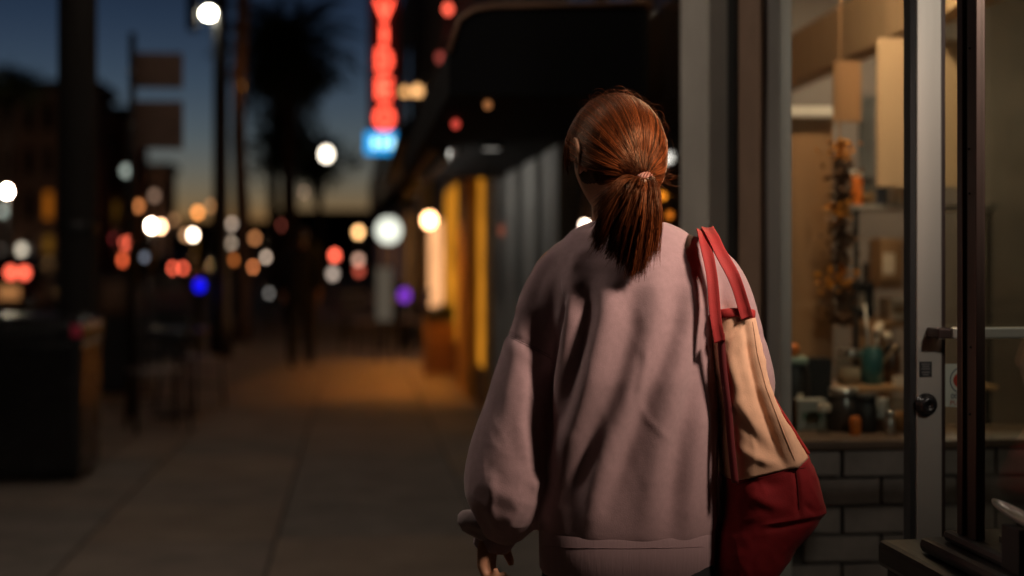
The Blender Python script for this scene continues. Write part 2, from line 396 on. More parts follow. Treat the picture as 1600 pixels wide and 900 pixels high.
# oval metal tray leaning in the near window
tp = W(1551, 781, 2.28); tq = W(1650, 838, 1.99)
tray = MB()
d = (tq-tp); n_ = Vector((0, 0, 1)); s_ = d.cross(n_).normalized(); L_ = d.length; d.normalize(); u_ = s_.cross(d)
tc_ = tp+d*L_/2
tray.rings([[tuple(tc_ + d*math.cos(t*.2094)*L_/2*f + s_*math.sin(t*.2094)*.015*f + u_*h*.8) for t in range(30)] for f, h in ((.80, -.009), (.97, -.005), (1.0, .0), (.975, .004), (.93, .001), (.80, -.006))])
tag(tray.build('serving_tray', M_steel, None, True), 'oval metal tray lying behind the near shop window', 'tray')
MB().box((tc_.x-.02, tc_.y-.03, .832), (tc_.x+.03, tc_.y+.03, tc_.z-.016)).build('tray_stand', M_black, bpy.data.objects['serving_tray'])
# track spotlight inside the near display window, thrown over the entrance
spl = (1.60, 1.60, 2.34); aim = (.74, 2.54, 1.56)
sp = thing('track_spotlight', (1.60, 1.60, 2.6), 'black track spotlight inside the near display window', 'spotlight')
MB().tube([(1.60, 1.60, 2.9), (1.60, 1.60, 2.44)], .010, 10).build('arm', M_black, sp, True)
MB().box((1.57, .4, 2.9), (1.63, 2.1, 2.93)).build('track', M_black, sp)
dd = (Vector(aim)-Vector(spl)).normalized()
MB().tube([Vector(spl)-dd*.16, Vector(spl)-dd*.13, Vector(spl)-dd*.02], [.03, .07, .085], 20).build('lamp_housing', M_black, sp, True)
lamp(sp, 'spot_lamp', Vector(spl)+dd*.02, 225, (1, .735, .60), .12, 'SPOT', aim, 45, 1.0)

spl2 = (1.60, .75, 2.30); aim2 = (1.30, 2.86, 1.62)  # unseen second spotlight, added to brighten the door and push bar
sp2 = thing('track_spotlight', (1.60, .75, 2.6), 'unseen second track spotlight added to brighten the open door', 'spotlight')
MB().tube([(1.60, .75, 2.9), (1.60, .75, 2.42)], .010, 10).build('arm', M_black, sp2, True)
d2 = (Vector(aim2)-Vector(spl2)).normalized()
MB().tube([Vector(spl2)-d2*.16, Vector(spl2)-d2*.13, Vector(spl2)-d2*.02], [.03, .07, .085], 20).build('lamp_housing', M_black, sp2, True)
lamp(sp2, 'spot_lamp', Vector(spl2)+d2*.02, 48, (1, .88, .76), .07, 'SPOT', aim2, 50, 1.0)

# ---------------------------------------------------------------- things on show behind the side window
def pbox(px0, py0, px1, py1, Y, dep, m, name=None, parent=None, bevel=.002):
    a, b = W(px0, py1, Y), W(px1, py0, Y)
    return MB().box((a.x, Y, a.z), (b.x, Y+dep, b.z)).build(name, m, parent, bevel=bevel)
tag(pbox(1220, 185, 1302, 572, 4.45, .02, M_wood3, 'display_panel'), 'tall brown wooden panel standing behind the side window', 'panel')
tag(pbox(1304, 96, 1346, 190, 4.70, .02, M_wood3, 'hanging_board'), 'short brown board hanging under the ceiling beam', 'board')
pb = pbox(1372, 62, 1520, 292, 4.55, .018, M_wood2, 'notice_board'); tag(pb, 'large pale board hanging below the beam by the open door', 'board')
tag(pbox(1345, 150, 1366, 300, 5.4, .03, mat('blue grey panel', (.16, .18, .2), .6), 'narrow_panel'), 'narrow blue grey strip beside the pale board', 'panel')
tag(pbox(1222, 166, 1302, 181, 4.42, .02, M_white, 'white_rail'), 'short white rail crossing above the brown panel', 'rail')
def shelf(py, px0, px1, Y, dep, m, label, th=.014):
    a, b = W(px0, py, Y), W(px1, py, Y)
    t = thing('shelf', (a.x, Y, a.z-.02), label, 'shelf')
    MB().box((a.x, Y, a.z-th), (b.x, Y+dep, a.z)).build('board', m, t, bevel=.002)
    for x in (a.x+.02, b.x-.03): MB().box((x, Y+.02, .004), (x+.014, Y+.034, a.z-th-.001)).build('upright', M_black, t)
    return a.z, Y
s1, _ = shelf(320, 1330, 1560, 4.75, .22, M_greyw, 'grey upper shelf holding an orange bottle')
s2, _ = shelf(605, 1296, 1560, 4.22, .24, M_wood, 'low wooden shelf carrying glass jars and a teal cup')
s0 = .838
def jar(px, Y, base, r, h, m, label, lid=None, cat='jar', content=None, name='jar'):
    x = XY(px, Y); t = thing(name, (x, Y, base), label, cat)
    MB().lathe((x, Y, base+.0005), [(r*.9, 0), (r, .006), (r, h*.82), (r*.86, h*.93), (r*.86, h)], 20).build('jar_body', m, t, True)
    if lid: MB().lathe((x, Y, base+h+.0012), [(r*.9, 0), (r*.92, .002), (r*.92, .018), (r*.85, .021)], 20).build('lid', lid, t, True)
    if content: MB().lathe((x, Y, base+.004), [(r*.82, 0), (r*.85, h*.3), (r*.80, h*.55)], 16).build('contents', content, t, True)
    return t
M_or = mat('orange glaze', (.75, .20, .03), .4); M_teal = mat('teal glaze', (.03, .12, .13), .3); M_cr = mat('cream paper', (.72, .62, .50), .7)
jar(1338, 4.80, s1+.0005, .022, .10, M_or, 'orange bottle on the grey upper shelf', M_white, 'bottle', name='bottle')
c1 = jar(1238, 4.02, s0+.0005, .050, .18, M_black, 'black canister with white label and orange stopper by the corner post', mat('mint lid', (.3, .42, .36), .5), 'canister', name='canister')
x = XY(1238, 4.02)
MB().ball((x, 4.02, s0+.222), (.022, .022, .02), 8).build('stopper', M_or, c1, True)
MB().box((x-.002, 4.02-.0525, s0+.05), (x+.016, 4.02-.0508, s0+.10)).build('paper_label', M_cr, c1)
tag(pbox(1262, 560, 1300, 690, 4.12, .08, M_black, 'black_box'), 'plain black box next to the black canister', 'box')
jar(1327, 4.32, s2+.0005, .042, .085, M_jar, 'wide clear jar at the end of the wooden shelf', M_steel, content=mat('grain', (.5, .4, .3), .8))
cup = jar(1363, 4.30, s2+.0005, .034, .115, M_teal, 'teal cup full of brushes on the wooden shelf', None, 'cup', name='cup')
x = XY(1363, 4.30)
for k, (dx_, hh, m) in enumerate([(-.035, .25, M_white), (.012, .17, M_cr), (.045, .15, M_wood), (.075, .12, M_wood2), (.0, .19, M_wood3), (.03, .18, M_cr)]):
    b0 = Vector((x+dx_*.25, 4.30+.006*(k % 3), s2+.05)); b1 = Vector((x+dx_, 4.30+.01*(k-3), s2+hh))
    br = MB().tube([b0, b1], [.004, .005], 8).build('brush', m, cup, True)
    if k in (1, 2, 5): MB().ball(b1, (.016, .014, .017), 8).build('bristles', M_cr, br, True)
jar(1392, 4.34, s2+.0005, .030, .10, mat('brown glaze', (.10, .05, .025), .35), 'brown jar behind the white card on the wooden shelf', M_black)
tag(pbox(1396, 588, 1440, 611, 4.23, .012, M_cr, 'price_card'), 'cream card standing at the edge of the wooden shelf', 'card')
tag(MB().box((XY(1246, 3.92), 3.92, s0+.0005), (XY(1292, 3.92), 3.96, s0+.088)).build('packet', mat('pale packet', (.42, .42, .38), .7, var=.1), bevel=.004), 'pale packet with green print on the window sill', 'packet')
pk = bpy.data.objects['packet']
MB().box((XY(1253, 3.92), 3.9185, s0+.03), (XY(1284, 3.92), 3.9197, s0+.052)).build('green_print', mat('green print', (.16, .24, .18), .7), pk)
jar(1318, 3.90, s0+.0005, .046, .10, mat('dark jar', (.06, .05, .045), .2), 'large dark jar with steel lid on the window sill', M_steel)
jar(1352, 3.86, s0+.0005, .032, .085, M_black, 'small black jar on the window sill', M_black)
MB_c = jar(1378, 3.88, s0+.0005, .022, .092, mat('candle wax', (.50, .48, .44), .5), 'pale candle between jars on the window sill', None, 'candle', name='candle')
jar(1403, 3.84, s0+.0005, .030, .10, M_jar, 'clear tumbler next to the door edge on the sill', None, 'glass', content=mat('amber syrup', (.3, .12, .03), .4), name='tumbler')
M_kraft = mat('kraft box', (.34, .20, .10), .7); M_ink = mat('ink bottle', (.03, .04, .06), .2)
jar(1356, 4.80, s1+.0005, .026, .075, M_jar, 'squat clear jar right of the orange bottle on the grey shelf', M_black, content=M_kraft)
jar(1378, 4.82, s1+.0005, .020, .12, M_ink, 'tall dark bottle on the grey upper shelf', M_or, 'bottle', name='bottle')
jar(1400, 4.80, s1+.0005, .024, .085, mat('white ceramic', (.6, .57, .52), .35), 'white ceramic pot on the grey upper shelf', None, 'pot', name='pot')
jar(1416, 4.84, s1+.0005, .022, .13, M_kraft, 'brown tube at the door end of the grey shelf', M_black, 'tube', name='tube')
for px, py0, py1, Y, m, lb in ((1346, 440, 500, 5.1, M_black, 'black picture frame low behind the brushes'), (1392, 372, 452, 5.2, M_kraft, 'brown carton stacked behind the brushes'), (1408, 466, 500, 5.0, M_cr, 'cream carton beside the brushes near the door'), (1380, 410, 450, 5.3, M_ink, 'dark blue carton behind the brown one')):
    o = pbox(px-16, py0, px+20, py1, Y, .12, m, 'carton'); tag(o, lb, 'carton')
    pbox(px-12, py0+(py1-py0)*.3, px+6, py0+(py1-py0)*.7, Y-.003, .002, M_cr if m != M_cr else M_kraft, 'paper_label', o, 0)
t_ = thing('rear_table', (XY(1380, 5.05), 5.1, 0), 'dark table at the back carrying the cartons', 'table')
zz = ZY(500, 5.1)
MB().box((XY(1318, 5.1), 4.98, zz-.03), (XY(1450, 5.1), 5.55, zz-.001)).build('tabletop', M_wood3, t_, bevel=.003)
for x in (XY(1322, 5.1), XY(1440, 5.1)):
    for y in (5.0, 5.5): MB().box((x, y, .005), (x+.04, y+.04, zz-.031)).build('leg', M_wood3, t_)
jar(1288, 3.84, s0+.0005, .020, .06, M_jar, 'tiny clear jar in front of the pale packet', M_cr)
jar(1336, 3.80, s0+.0005, .016, .05, M_or, 'tiny orange pot between the dark jars', None, 'pot', name='pot')
jar(1390, 3.79, s0+.0005, .015, .045, M_steel, 'small steel tin at the front of the sill', M_steel, 'tin', name='tin')
# dried-flower garland
gx = XY(1314, 4.30)
gar = thing('flower_garland', (gx, 4.30, ZY(505, 4.30)), 'hanging garland of dried orange flowers beside the brown panel', 'garland')
zt, zb_ = ZY(215, 4.30), ZY(510, 4.30)
stem = MB(); fl = MB(); lf = MB()
stem.tube([(gx, 4.30, zb_), (gx+.01, 4.30, (zt+zb_)/2), (gx-.005, 4.30, zt), (gx, 4.30, 2.9)], .0025, 6)
for k in range(1000):
    z = random.uniform(zb_, zt); a = random.uniform(0, 6.28); r = abs(random.gauss(0, .026))
    c = Vector((gx+r*math.cos(a), 4.30+r*math.sin(a), z)); s = random.uniform(.008, .016)
    t = Matrix.Rotation(random.uniform(0, 6.3), 3, random.choice('XYZ')) @ Matrix.Rotation(random.uniform(0, 6.3), 3, 'X')
    q = [c + t @ Vector(p)*s for p in ((-1, 0, 0), (0, -.6, .15), (1, 0, 0), (0, .6, .15))]
    (fl if (math.sin(z*31)+random.gauss(0, .5) > .75) else lf).quad(q)
stem.build('stem', M_wood3, gar); fl.build('blossoms', mat('orange petals', (.80, .30, .02), .6, var=.3, vscale=30), gar); lf.build('leaves', mat('dry leaves', (.12, .06, .03), .8, var=.5, vscale=30), gar)
# pendant lamps that light the shop
def pendant(x, y, z, label, e, c, r=.05, top=2.9, em=6):
    t = thing('pendant_lamp', (x, y, z), label, 'lamp')
    MB().tube([(x, y, z+.08), (x, y, top)], .004, 6).build('cord', M_black, t)
    MB().lathe((x, y, z+.02), [(.035, 0), (.12, -.02), (.06, .06), (.02, .085)], 20).build('lamp_shade', M_black, t, True)
    MB().ball((x, y, z-.02), r, 10).build('bulb', emit('bulb '+label, c, e), t, True)
    return t
pendant(1.42, 3.98, 2.64, 'black pendant lamp above the window sill in the shop', 520, (1, .70, .42))
pendant(2.45, 6.0, 2.40, 'black pendant lamp at the back of the shop', 380, (1, .78, .55))

# ================================================================== SECOND SHOP with black awning
Y0, Y1 = 4.08, 7.5
sh2 = thing('shop_building', (1.6, 5.5, 0), 'second shop with grey column, dim window and black awning', 'shop')
def s2b(name, a, b, m, bevel=.003): return MB().box(a, b).build(name, m, sh2, bevel=bevel)
s2b('black_frame', (XF+.01, 4.075, 0), (XF+.06, YF(1131), 2.8), M_black)
s2b('grey_column', (XF-.05, YF(1131)+.001, 0), (XF+.07, YF(1086), 2.8), M_greycol, .006)
s2b('black_frame', (XF+.01, YF(1086)+.001, 0), (XF+.1, YF(1060), 2.8), M_black)
s2b('bulkhead', (XF, YF(1060)+.001, 0), (XF+.15, Y1, .55), M_stucco)
s2b('window_pane', (XF+.02, YF(1060)+.001, .551), (XF+.026, Y1, 2.8), M_glass2, 0)
for y in (5.6, 6.5): s2b('mullion', (XF, y, .551), (XF+.05, y+.045, 2.8), M_bronze)
s2b('back_wall', (XF+.19, 4.9, 0), (XF+.23, 7.49, 2.9), mat('brown inner wall', (.14, .075, .045), .7, var=.2), 0)
s2b('added_strip_light', (XF+.06, 4.95, 2.78), (XF+.12, 7.4, 2.795), emit('added strip glow', (1, .62, .36), 5.0), 0)  # unseen glowing strip added to warm the wall behind the dim window
s2b('fascia', (XF-.06, 4.25, 2.801), (XF+.3, Y1, 3.6), M_darkwall)
s2b('upper_wall', (XF+.003, 4.61, 3.601), (XF+6, 11.4, 8), M_redbrick, 0)
aw = MB(); ya, yb = 5.25, 10.6; xa = XY(702, ya); zl, zh = ZY(150, ya), ZY(14, ya)
prof = [(XF-.01, zl), (xa, zl), (xa, zl+.16), (xa+.035, zh-.05), (xa+.09, zh-.012), (xa+.16, zh), (XF-.01, zh+.02)]
aw.rings([[(x, y, z) for x, z in prof] for y in (ya, yb)])
aw.build('awning', M_fabric_black, sh2, bevel=.006)
MB().tube([(xa, ya-.006, zl+.16), (xa+.035, ya-.006, zh-.045), (xa+.09, ya-.006, zh-.006), (xa+.16, ya-.006, zh+.008), (XF+.0, ya-.006, zh+.026)], .010, 8).build('awning_piping', mat('brown piping', (.24, .13, .08), .6), sh2, True)
# pendant bulbs seen beside the ponytail, in the window
for px, py, Y, lb in ((1035, 306, 5.38, 'small orange bulb glowing in the dim window beside the ponytail'), (1046, 336, 5.2, 'lower orange bulb in the dim window near the shoulder')):
    p = W(px, py, Y)
    t = thing('pendant_lamp', p, lb, 'lamp')
    MB().ball(p, .017, 8).build('bulb', disc_emit('amber bulb'+str(px), (3.2, .95, .06) if py < 320 else (1.5, .38, .03), .017, Y), t, True)
    MB().tube([(p.x, p.y, p.z+.012), (p.x, p.y, 2.8)], .003, 6).build('cord', M_black, t)
p = W(1190, 250, 3.86); t = thing('pendant_lamp', p, 'bulb standing in for a reflection in the narrow window by the corner post', 'lamp')
MB().ball(p, .011, 8).build('bulb', disc_emit('reflection bulb', (.9, .85, .42), .011, 3.86), t, True); MB().tube([(p.x, p.y, p.z+.012), (p.x, p.y, 2.75)], .003, 6).build('cord', M_black, t)  # bulb stands in for a lamp's reflection in the glass
p = W(1192, 462, 3.87); t = thing('window_light', p, 'small red lit sign in the narrow window behind the shoulder', 'sign')
MB().box((p.x-.012, p.y, p.z-.02), (p.x+.012, p.y+.006, p.z+.02)).build('lit_face', emit('red lit face', (1, .12, .03), .8), t)
MB().box((p.x-.014, p.y+.0062, p.z-.022), (p.x+.014, p.y+.012, p.z+.022)).build('case', M_black, t)

# ================================================================== THIRD SHOP: pale pilasters
sh3 = thing('shop_building', (1.6, 9, 0), 'shop with pale pilasters beyond the black awning', 'shop')
MB().box((XF+.06, 7.501, 0), (XF+.3, 11.4, 3.6)).build('wall', M_darkwall, sh3)
MB().box((XF+.01, 7.501, 0), (XF+.058, 11.4, .5)).build('plinth', M_stucco, sh3)
for a, b in ((884, 858), (846, 826), (814, 796), (786, 776)):
    MB().box((XF-.04, YF(a), .0), (XF+.055, YF(b), 2.22)).build('pilaster', M_pale, sh3, bevel=.01)
    MB().box((XF-.06, YF(a)-.03, 2.221), (XF+.055, YF(b)+.03, 2.30)).build('capital', M_pale, sh3, bevel=.01)
for a, b in ((858, 846), (826, 814), (796, 786)):
    MB().box((XF+.045, YF(a)+.03, .55), (XF+.056, YF(b)-.03, 2.2)).build('window_pane', M_carglass, sh3)
lp = W(930, 140, 6.9)
u = thing('ceiling_light', (.7, 7.4, zl-.03), 'small round light on the underside of the black awning', 'lamp')
MB().lathe((.7, 7.4, zl-.028), [(.05, 0), (.06, .012), (.06, .026)], 18).build('housing', M_black, u, True)
MB().lathe((.7, 7.4, zl-.031), [(.045, 0), (.045, .0025)], 18).build('diffuser', emit('awning diffuser', (1, .92, .80), .35), u, True)
ww = thing('added_wall_washer', (.5, 9, zl-.05), 'long strip light added out of sight to brighten the pale pilasters', 'lamp')  # hidden strip, added to brighten the pilasters
MB().box((.40, 7.7, zl-.012), (.56, 10.4, zl-.002)).build('housing', M_black, ww)
MB().quad([(.506, 7.72, zl-.0135), (.506, 10.38, zl-.0135), (.500, 10.38, zl-.060), (.500, 7.72, zl-.060)]).build('strip_lens', emit('strip lens', (1, .95, .86), 4.5), ww)
MB().box((.47, 7.7, zl-.066), (.498, 10.4, zl-.0125)).build('shield', M_black, ww)
u2 = copy_tree(u); u2.location = (.7, 9.6, zl-.03); u2['label'] = 'second small round light further under the black awning'
u['group'] = u2['group'] = 'lights under the awning'

# ================================================================== FOURTH SHOP: amber windows and yellow pillars
sh4 = thing('shop_building', (1.6, 15, 0), 'shop with yellow pillars and amber lit windows', 'shop')
MB().box((XF+.12, 11.401, 0), (XF+.5, 29.5, 7.5)).build('wall', M_darkwall, sh4)
MB().box((XF-.02, 11.401, 2.7), (XF+.119, 29.5, 3.2)).build('fascia', M_darkwall, sh4)
for a, b in ((775, 767), (738, 722), (664, 652)):
    MB().box((XF-.05, YF(a), 0), (XF+.118, YF(b), 2.69)).build('pillar', M_yellow, sh4, bevel=.01)
G1 = glow_window('amber lit pane', (1, .36, .025), .55); G2 = glow_window('bright lit door', (1, .47, .20), 1.2, 1.5)
for a, b, z0, z1, m in ((766, 739, .35, 2.25, G1), (721, 690, .40, 2.2, G1), (685, 666, ZY(478, 22), ZY(352, 22), G2), (650, 644, .5, 2.2, G1)):
    MB().box((XF+.04, YF(a)+.05, z0), (XF+.06, YF(b)-.05, z1)).build('lit_window', m, sh4)
    MB().box((XF+.02, YF(a)+.02, z1), (XF+.119, YF(b)-.02, z1+.08)).build('window_head', M_black, sh4)
    MB().box((XF+.02, YF(a)+.02, 0), (XF+.119, YF(b)-.02, z0)).build('window_apron', M_stucco, sh4)
aw2 = MB().rings([[(x, y, z) for x, z in ((XF-.02, 2.5), (XF-.75, 2.28), (XF-.75, 2.42), (XF-.02, 2.95))] for y in (11.6, 19.2)])
aw2.build('awning', M_fabric_black, sh4)
for k, y in enumerate((14.4, 16.2, 18.0)):  # hidden amber lamps added to throw a pool on the pavement
    dl = thing('added_downlight', (.62, y, 2.2), 'added amber lamp hidden under the second awning, ' + ('nearest of three', 'middle of three', 'farthest of three')[k], 'lamp', 'added lamps over the amber pavement')
    MB().rings([sring_(.62, y, z, r, r) for r, z in ((.10, 2.36), (.10, 2.12), (.094, 2.12), (.094, 2.34))], cap=False).build('housing', M_black, dl, True)
    MB().rings([sring_(.62, y, z, .093, .093) for z in (2.30, 2.31)]).build('lens', emit('amber downlight lens', (1, .36, .05), 520), dl)
def wall_lamp(px, py, Y, label, c, r, e=0, xw=XF, name='wall_lamp', cat='lamp', group=None, mis=False):
    p = W(px, py, Y); t = thing(name, (p.x, p.y, p.z), label, cat, group)
    m = disc_emit('lamp '+label, c, r, Y, e)
    MB().ball(p, r, 10).build('globe', m, t, True)
    MB().lathe((p.x, p.y, p.z+r*.98), [(r*.5, 0), (r*.55, .02), (r*.2, .05)], 12).build('cap', M_black, t)
    if xw is not None: MB().tube([(p.x, p.y, p.z+r+.04), (p.x, p.y, p.z+r+.12), (xw, p.y, p.z+r+.12)], .014, 6).build('bracket', M_black, t)
    return t
wall_lamp(607, 360, 20.5, 'large round white globe lamp on a bracket', (.92, .95, .80), .185, .02)
wall_lamp(671, 344, 18.2, 'warm white globe lamp above the glowing doorway', (1.6, .80, .34), .085, 3)
wall_lamp(652, 235, 24, 'blue white tall lamp right of the blue sign', (.20, .28, .30), .10)
for k, (px, c) in enumerate(((632, (.62, .30, .10)), (652, (.75, .38, .14)), (682, (.72, .36, .13)))):
    wall_lamp(px, 146-3*k, 21, ['leftmost', 'middle', 'rightmost'][k]+' of three amber bulbs right of the neon letters', c, .08, group='amber bulbs by the neon sign')
wall_lamp(700, 14, 16, 'bright red lamp above the amber bulbs', (.75, .09, .05), .05)
wall_lamp(688, 90, 17, 'dull red lamp under the bright red one', (.12, .02, .015), .05)
wall_lamp(712, 194, 6.1, 'deep red lamp beneath the black awning', (.30, .03, .02), .02, xw=None)
wall_lamp(762, 164, 5.35, 'dim orange lamp at the awning edge', (.16, .06, .02), .018, xw=None)
wall_lamp(787, 360, 10.3, 'faint red lamp between pale pilasters', (.10, .025, .012), .04)
wall_lamp(846, 374, 9.0, 'small warm lamp just above the shoulder', (.12, .075, .05), .02)
# building further on with neon blade sign
sh5 = thing('shop_building', (1.6, 60, 0), 'dark brick building with the red neon blade sign', 'building')
MB().box((XF+.1, 29.501, 0), (9, 135, 8.2)).build('wall', M_redbrick, sh5)
for k in range(9):
    y = 31+k*5.2
    MB().box((XF+.06, y, .7), (XF+.099, y+2.6, 2.4)).build('shop_window', glow_window('far shop window'+str(k % 3), ((1, .42, .14), (1, .5, .25), (.6, .3, .5))[k % 3], (.10, .05, .04)[k % 3]), sh5)
    MB().box((XF+.07, y+.3, 4.2), (XF+.099, y+1.5, 6.0)).build('window', M_carglass, sh5)
    if k % 2 == 0: MB().rings([[(x, yy, z) for x, z in ((XF+.05, 2.6), (XF-.7, 2.35), (XF-.7, 2.5), (XF+.05, 3.1))] for yy in (y-.4, y+3)]).build('awning', M_fabric_black, sh5)
YN = 20.0; sgn = thing('neon_sign', (XF, YN, 3), 'vertical red neon sign spelling VIDEO over a blue lit box', 'sign')
xs0, xs1 = XY(575, YN), XY(626, YN)
MB().box((xs0, YN+.03, ZY(208, YN)), (xs1, YN+.16, 6.6)).build('sign_box', mat('dark red sign box', (.05, .01, .01), .5), sgn, bevel=.01)
for z in (3.6, 6.0): MB().box((xs1+.001, YN+.07, z), (XF+.119, YN+.11, z+.05)).build('sign_bracket', M_black, sgn)
for ch, yc, hpx, wpx in (('V', 16, 40, 36), ('I', 55, 34, 14), ('D', 94, 40, 30), ('E', 138, 38, 30), ('O', 184, 40, 36)):
    me = text_mesh(ch, 1.0, 0, .03); a = vco(me); lo, hi = a.min(0), a.max(0)
    s = ((wpx-6)/pxm(YN)/max(hi[0]-lo[0], .12), (hpx-6)/pxm(YN)/(hi[1]-lo[1])); c = (lo+hi)/2
    p = W(600.5, yc, YN)
    b = np.stack([p.x+(a[:, 0]-c[0])*s[0], np.full(len(a), YN-.012)+a[:, 2]*.4, p.z+(a[:, 1]-c[1])*s[1]], 1); setco(me, b)
    link('neon_letter', me, emit('red neon', (1, .085, .045), 5.0), sgn, True)
bx0, bx1 = XY(570, YN), XY(637, YN); z0, z1 = ZY(241, YN), ZY(209, YN)
MB().box((bx0, YN-.01, z0), (bx1, YN+.16, z1)).build('blue_box', emit('blue sign box', (.015, .42, 1.0), 1.15), sgn, bevel=.01)
for k in range(4):
    x = bx0+(bx1-bx0)*(.17+.19*k)
    MB().box((x, YN-.02, z0+.08), (x+(bx1-bx0)*.12, YN-.0101, z1-.08)).build('white_letter_block', emit('white sign glow', (.45, .85, 1), 2.6), sgn)
# ================================================================== KERB SIDE FURNITURE
# thick timber utility pole
x = XY(121, 9.7)
up = thing('utility_pole', (x, 9.7, 0), 'thick dark utility pole standing behind the litter bin', 'pole')
MB().lathe((x, 9.7, 0), [(.138, 0), (.128, 1), (.124, 5), (.115, 9)], 24).build('pole_shaft', mat('dark timber pole', (.022, .018, .016), .9, var=.4, bump=.6, stretch=(1, 1, .1)), up, True)
MB().box((x-.9, 9.62, 8.2), (x+.9, 9.56, 8.32)).build('crossarm', M_black, up)
MB().lathe((x, 9.7, 1.5), [(.13, 0), (.133, .02), (.133, .05), (.13, .07)], 24).build('metal_band', M_black, up, True)
MB().tube([(x, 9.7, 5.6), (x+.3, 9.55, 5.95), (x+.75, 9.3, 6.0)], .035, 8).build('added_lamp_arm', M_black, up, True)  # unseen lamp on an arm, added to the pole to light the pavement
MB().rings([sring_(x+.95, 9.2, z, a, b) for z, a, b in ((5.96, .30, .14), (6.02, .30, .14), (6.10, .16, .08))]).build('added_lamp_head', M_black, up, True)
MB().rings([sring_(x+.95, 9.2, z, a, b) for z, a, b in ((5.935, .20, .10), (5.9585, .25, .115))]).build('added_lamp_lens', emit('added pole lamp glow', (1, .82, .66), 80), up, True)
# litter bin
xb = XY(135, 8.75); zt = ZY(492, 8.6)
bn = thing('litter_bin', (xb-.35, 9, 0), 'black square street litter bin beside the utility pole', 'litter bin')
b0 = MB(); b0.rings([[(xb-.35+sx*s*.34, 9.0+sy*s*.34, z) for sx, sy in ((-1, -1), (1, -1), (1, 1), (-1, 1))] for z, s in ((.03, .92), (.08, .96), (zt-.16, 1.0))]); b0.build('bin_body', M_blackgloss, bn, bevel=.015)
MB().rings([[(xb-.35+sx*s*.34, 9.0+sy*s*.34, z) for sx, sy in ((-1, -1), (1, -1), (1, 1), (-1, 1))] for z, s in ((zt-.155, 1.03), (zt-.05, 1.03), (zt, .8))]).build('bin_lid', M_blackgloss, bn, bevel=.015)
MB().box((xb-.55, 8.645, zt-.13), (xb-.15, 8.66-.012, zt-.07)).build('bin_slot', M_rubber, bn)
for sx in (-1, 1):
    MB().box((xb-.35+sx*.31-.02, 8.652, .10), (xb-.35+sx*.31+.02, 8.664, zt-.2)).build('corner_strip', M_black, bn)
    MB().box((xb-.35+sx*.26-.04, 8.75, 0), (xb-.35+sx*.26+.04, 9.2, .029)).build('foot', M_black, bn)
MB().box((xb-.07, 8.64, zt-.12), (xb-.005, 8.6478, zt-.05)).build('pink_reflection', mat('painted pink reflection', (.8, .06, .14), .5), bn)  # pink patch paints reflected light onto the bin
# signpost with two plates
Yp = 12.2; x = XY(207, Yp)
spx = thing('sign_post', (x, Yp, 0), 'thin signpost carrying two square plates above the chair', 'signpost')
MB().lathe((x, Yp, 0), [(.03, 0), (.03, ZY(62, Yp))], 12).build('post', M_black, spx, True)
for a, b in ((92, 146), (165, 238)):
    MB().box((x+.02, Yp-.05, ZY(b, Yp)), (XY(287, Yp), Yp-.035, ZY(a, Yp))).build('sign_plate', mat('brown sign plate', (.15, .085, .06), .6, .2), spx, bevel=.004)
    MB().box((x-.032, Yp-.034, ZY((a+b)/2+3, Yp)), (x+.2, Yp-.031, ZY((a+b)/2-3, Yp))).build('plate_clamp', M_alud, spx)
# cafe chair
def chair(x, y, rz, label, group=None):
    t = thing('cafe_chair', (0, 0, 0), label, 'chair', group)
    MB().box((-.2, -.2, .44), (.2, .2, .465)).build('seat', mat('chair seat', (.20, .15, .12), .4), t, bevel=.01)
    for sx in (-1, 1):
        MB().tube([(sx*.2, -.21, 0), (sx*.18, -.18, .44)], .014, 8).build('leg', M_black, t, True)
        MB().tube([(sx*.21, .25, 0), (sx*.185, .19, .45), (sx*.185, .21, .7), (sx*.18, .27, .88)], .014, 8).build('leg', M_black, t, True)
    for z in (.60, .72, .84): MB().box((-.175, .205+(z-.6)*.22, z-.03), (.175, .222+(z-.6)*.22, z+.03)).build('back_slat', M_black, t, bevel=.006)
    MB().tube([(-.19, -.19, .2), (.19, -.19, .2)], .009, 6).build('stretcher', M_black, t)
    t.location = (x, y, 0); t.rotation_euler = (0, 0, rz); return t
chair(XY(245, 11.4), 11.4, math.radians(200), 'black slatted cafe chair below the signpost')
chair(XY(300, 12.9), 12.9, math.radians(150), 'second black slatted cafe chair just beyond the signpost')
x = XY(276, 12.3); ct = thing('cafe_table', (x, 12.3, 0), 'small black round table between the kerbside chairs', 'table')
MB().lathe((x, 12.3, .71), [(.27, 0), (.28, .012), (.27, .024)], 24).build('tabletop', M_blackgloss, ct, True)
MB().lathe((x, 12.3, 0), [(.2, 0), (.18, .02), (.025, .04), (.025, .709)], 14).build('pedestal', M_black, ct, True)
# lit street lamps on posts
def street_lamp(px, py, Y, label, c, r=None, e=0, post=None, group=None, arm=0):
    p = W(px, py, Y); r = r or (.09+.0011*Y)
    xb = p.x+arm; t = thing('street_lamp', (xb, Y, 0), label, 'street lamp', group)
    top = p.z+r+.25
    MB().lathe((xb, Y, 0), [(.11, 0), (.10, .25), (.055, .35), (.045, top)], 12).build('post', M_black, t, True)
    if arm: MB().tube([(xb, Y, top-.02), (p.x, Y, top-.02), (p.x, Y, p.z+r*.9)], .03, 8).build('arm', M_black, t, True)
    g = disc_emit('street lamp '+label, c, r, Y, e)
    MB().ball(p, r, 10).build('globe', g, t, True)
    MB().lathe((p.x, p.y, p.z+r*.97), [(r*.6, 0), (r*.75, .03), (r*.2, .16)], 14).build('lamp_cap', M_black, t, True)
    return t
WW = (2.2, 1.7, 1.25); WARM = (1.5, .85, .45); DIM = (.22, .19, .16); OR = (.65, .22, .05)
Yl = 19.6; p = W(327, 21, Yl); xq = XY(345, Yl)
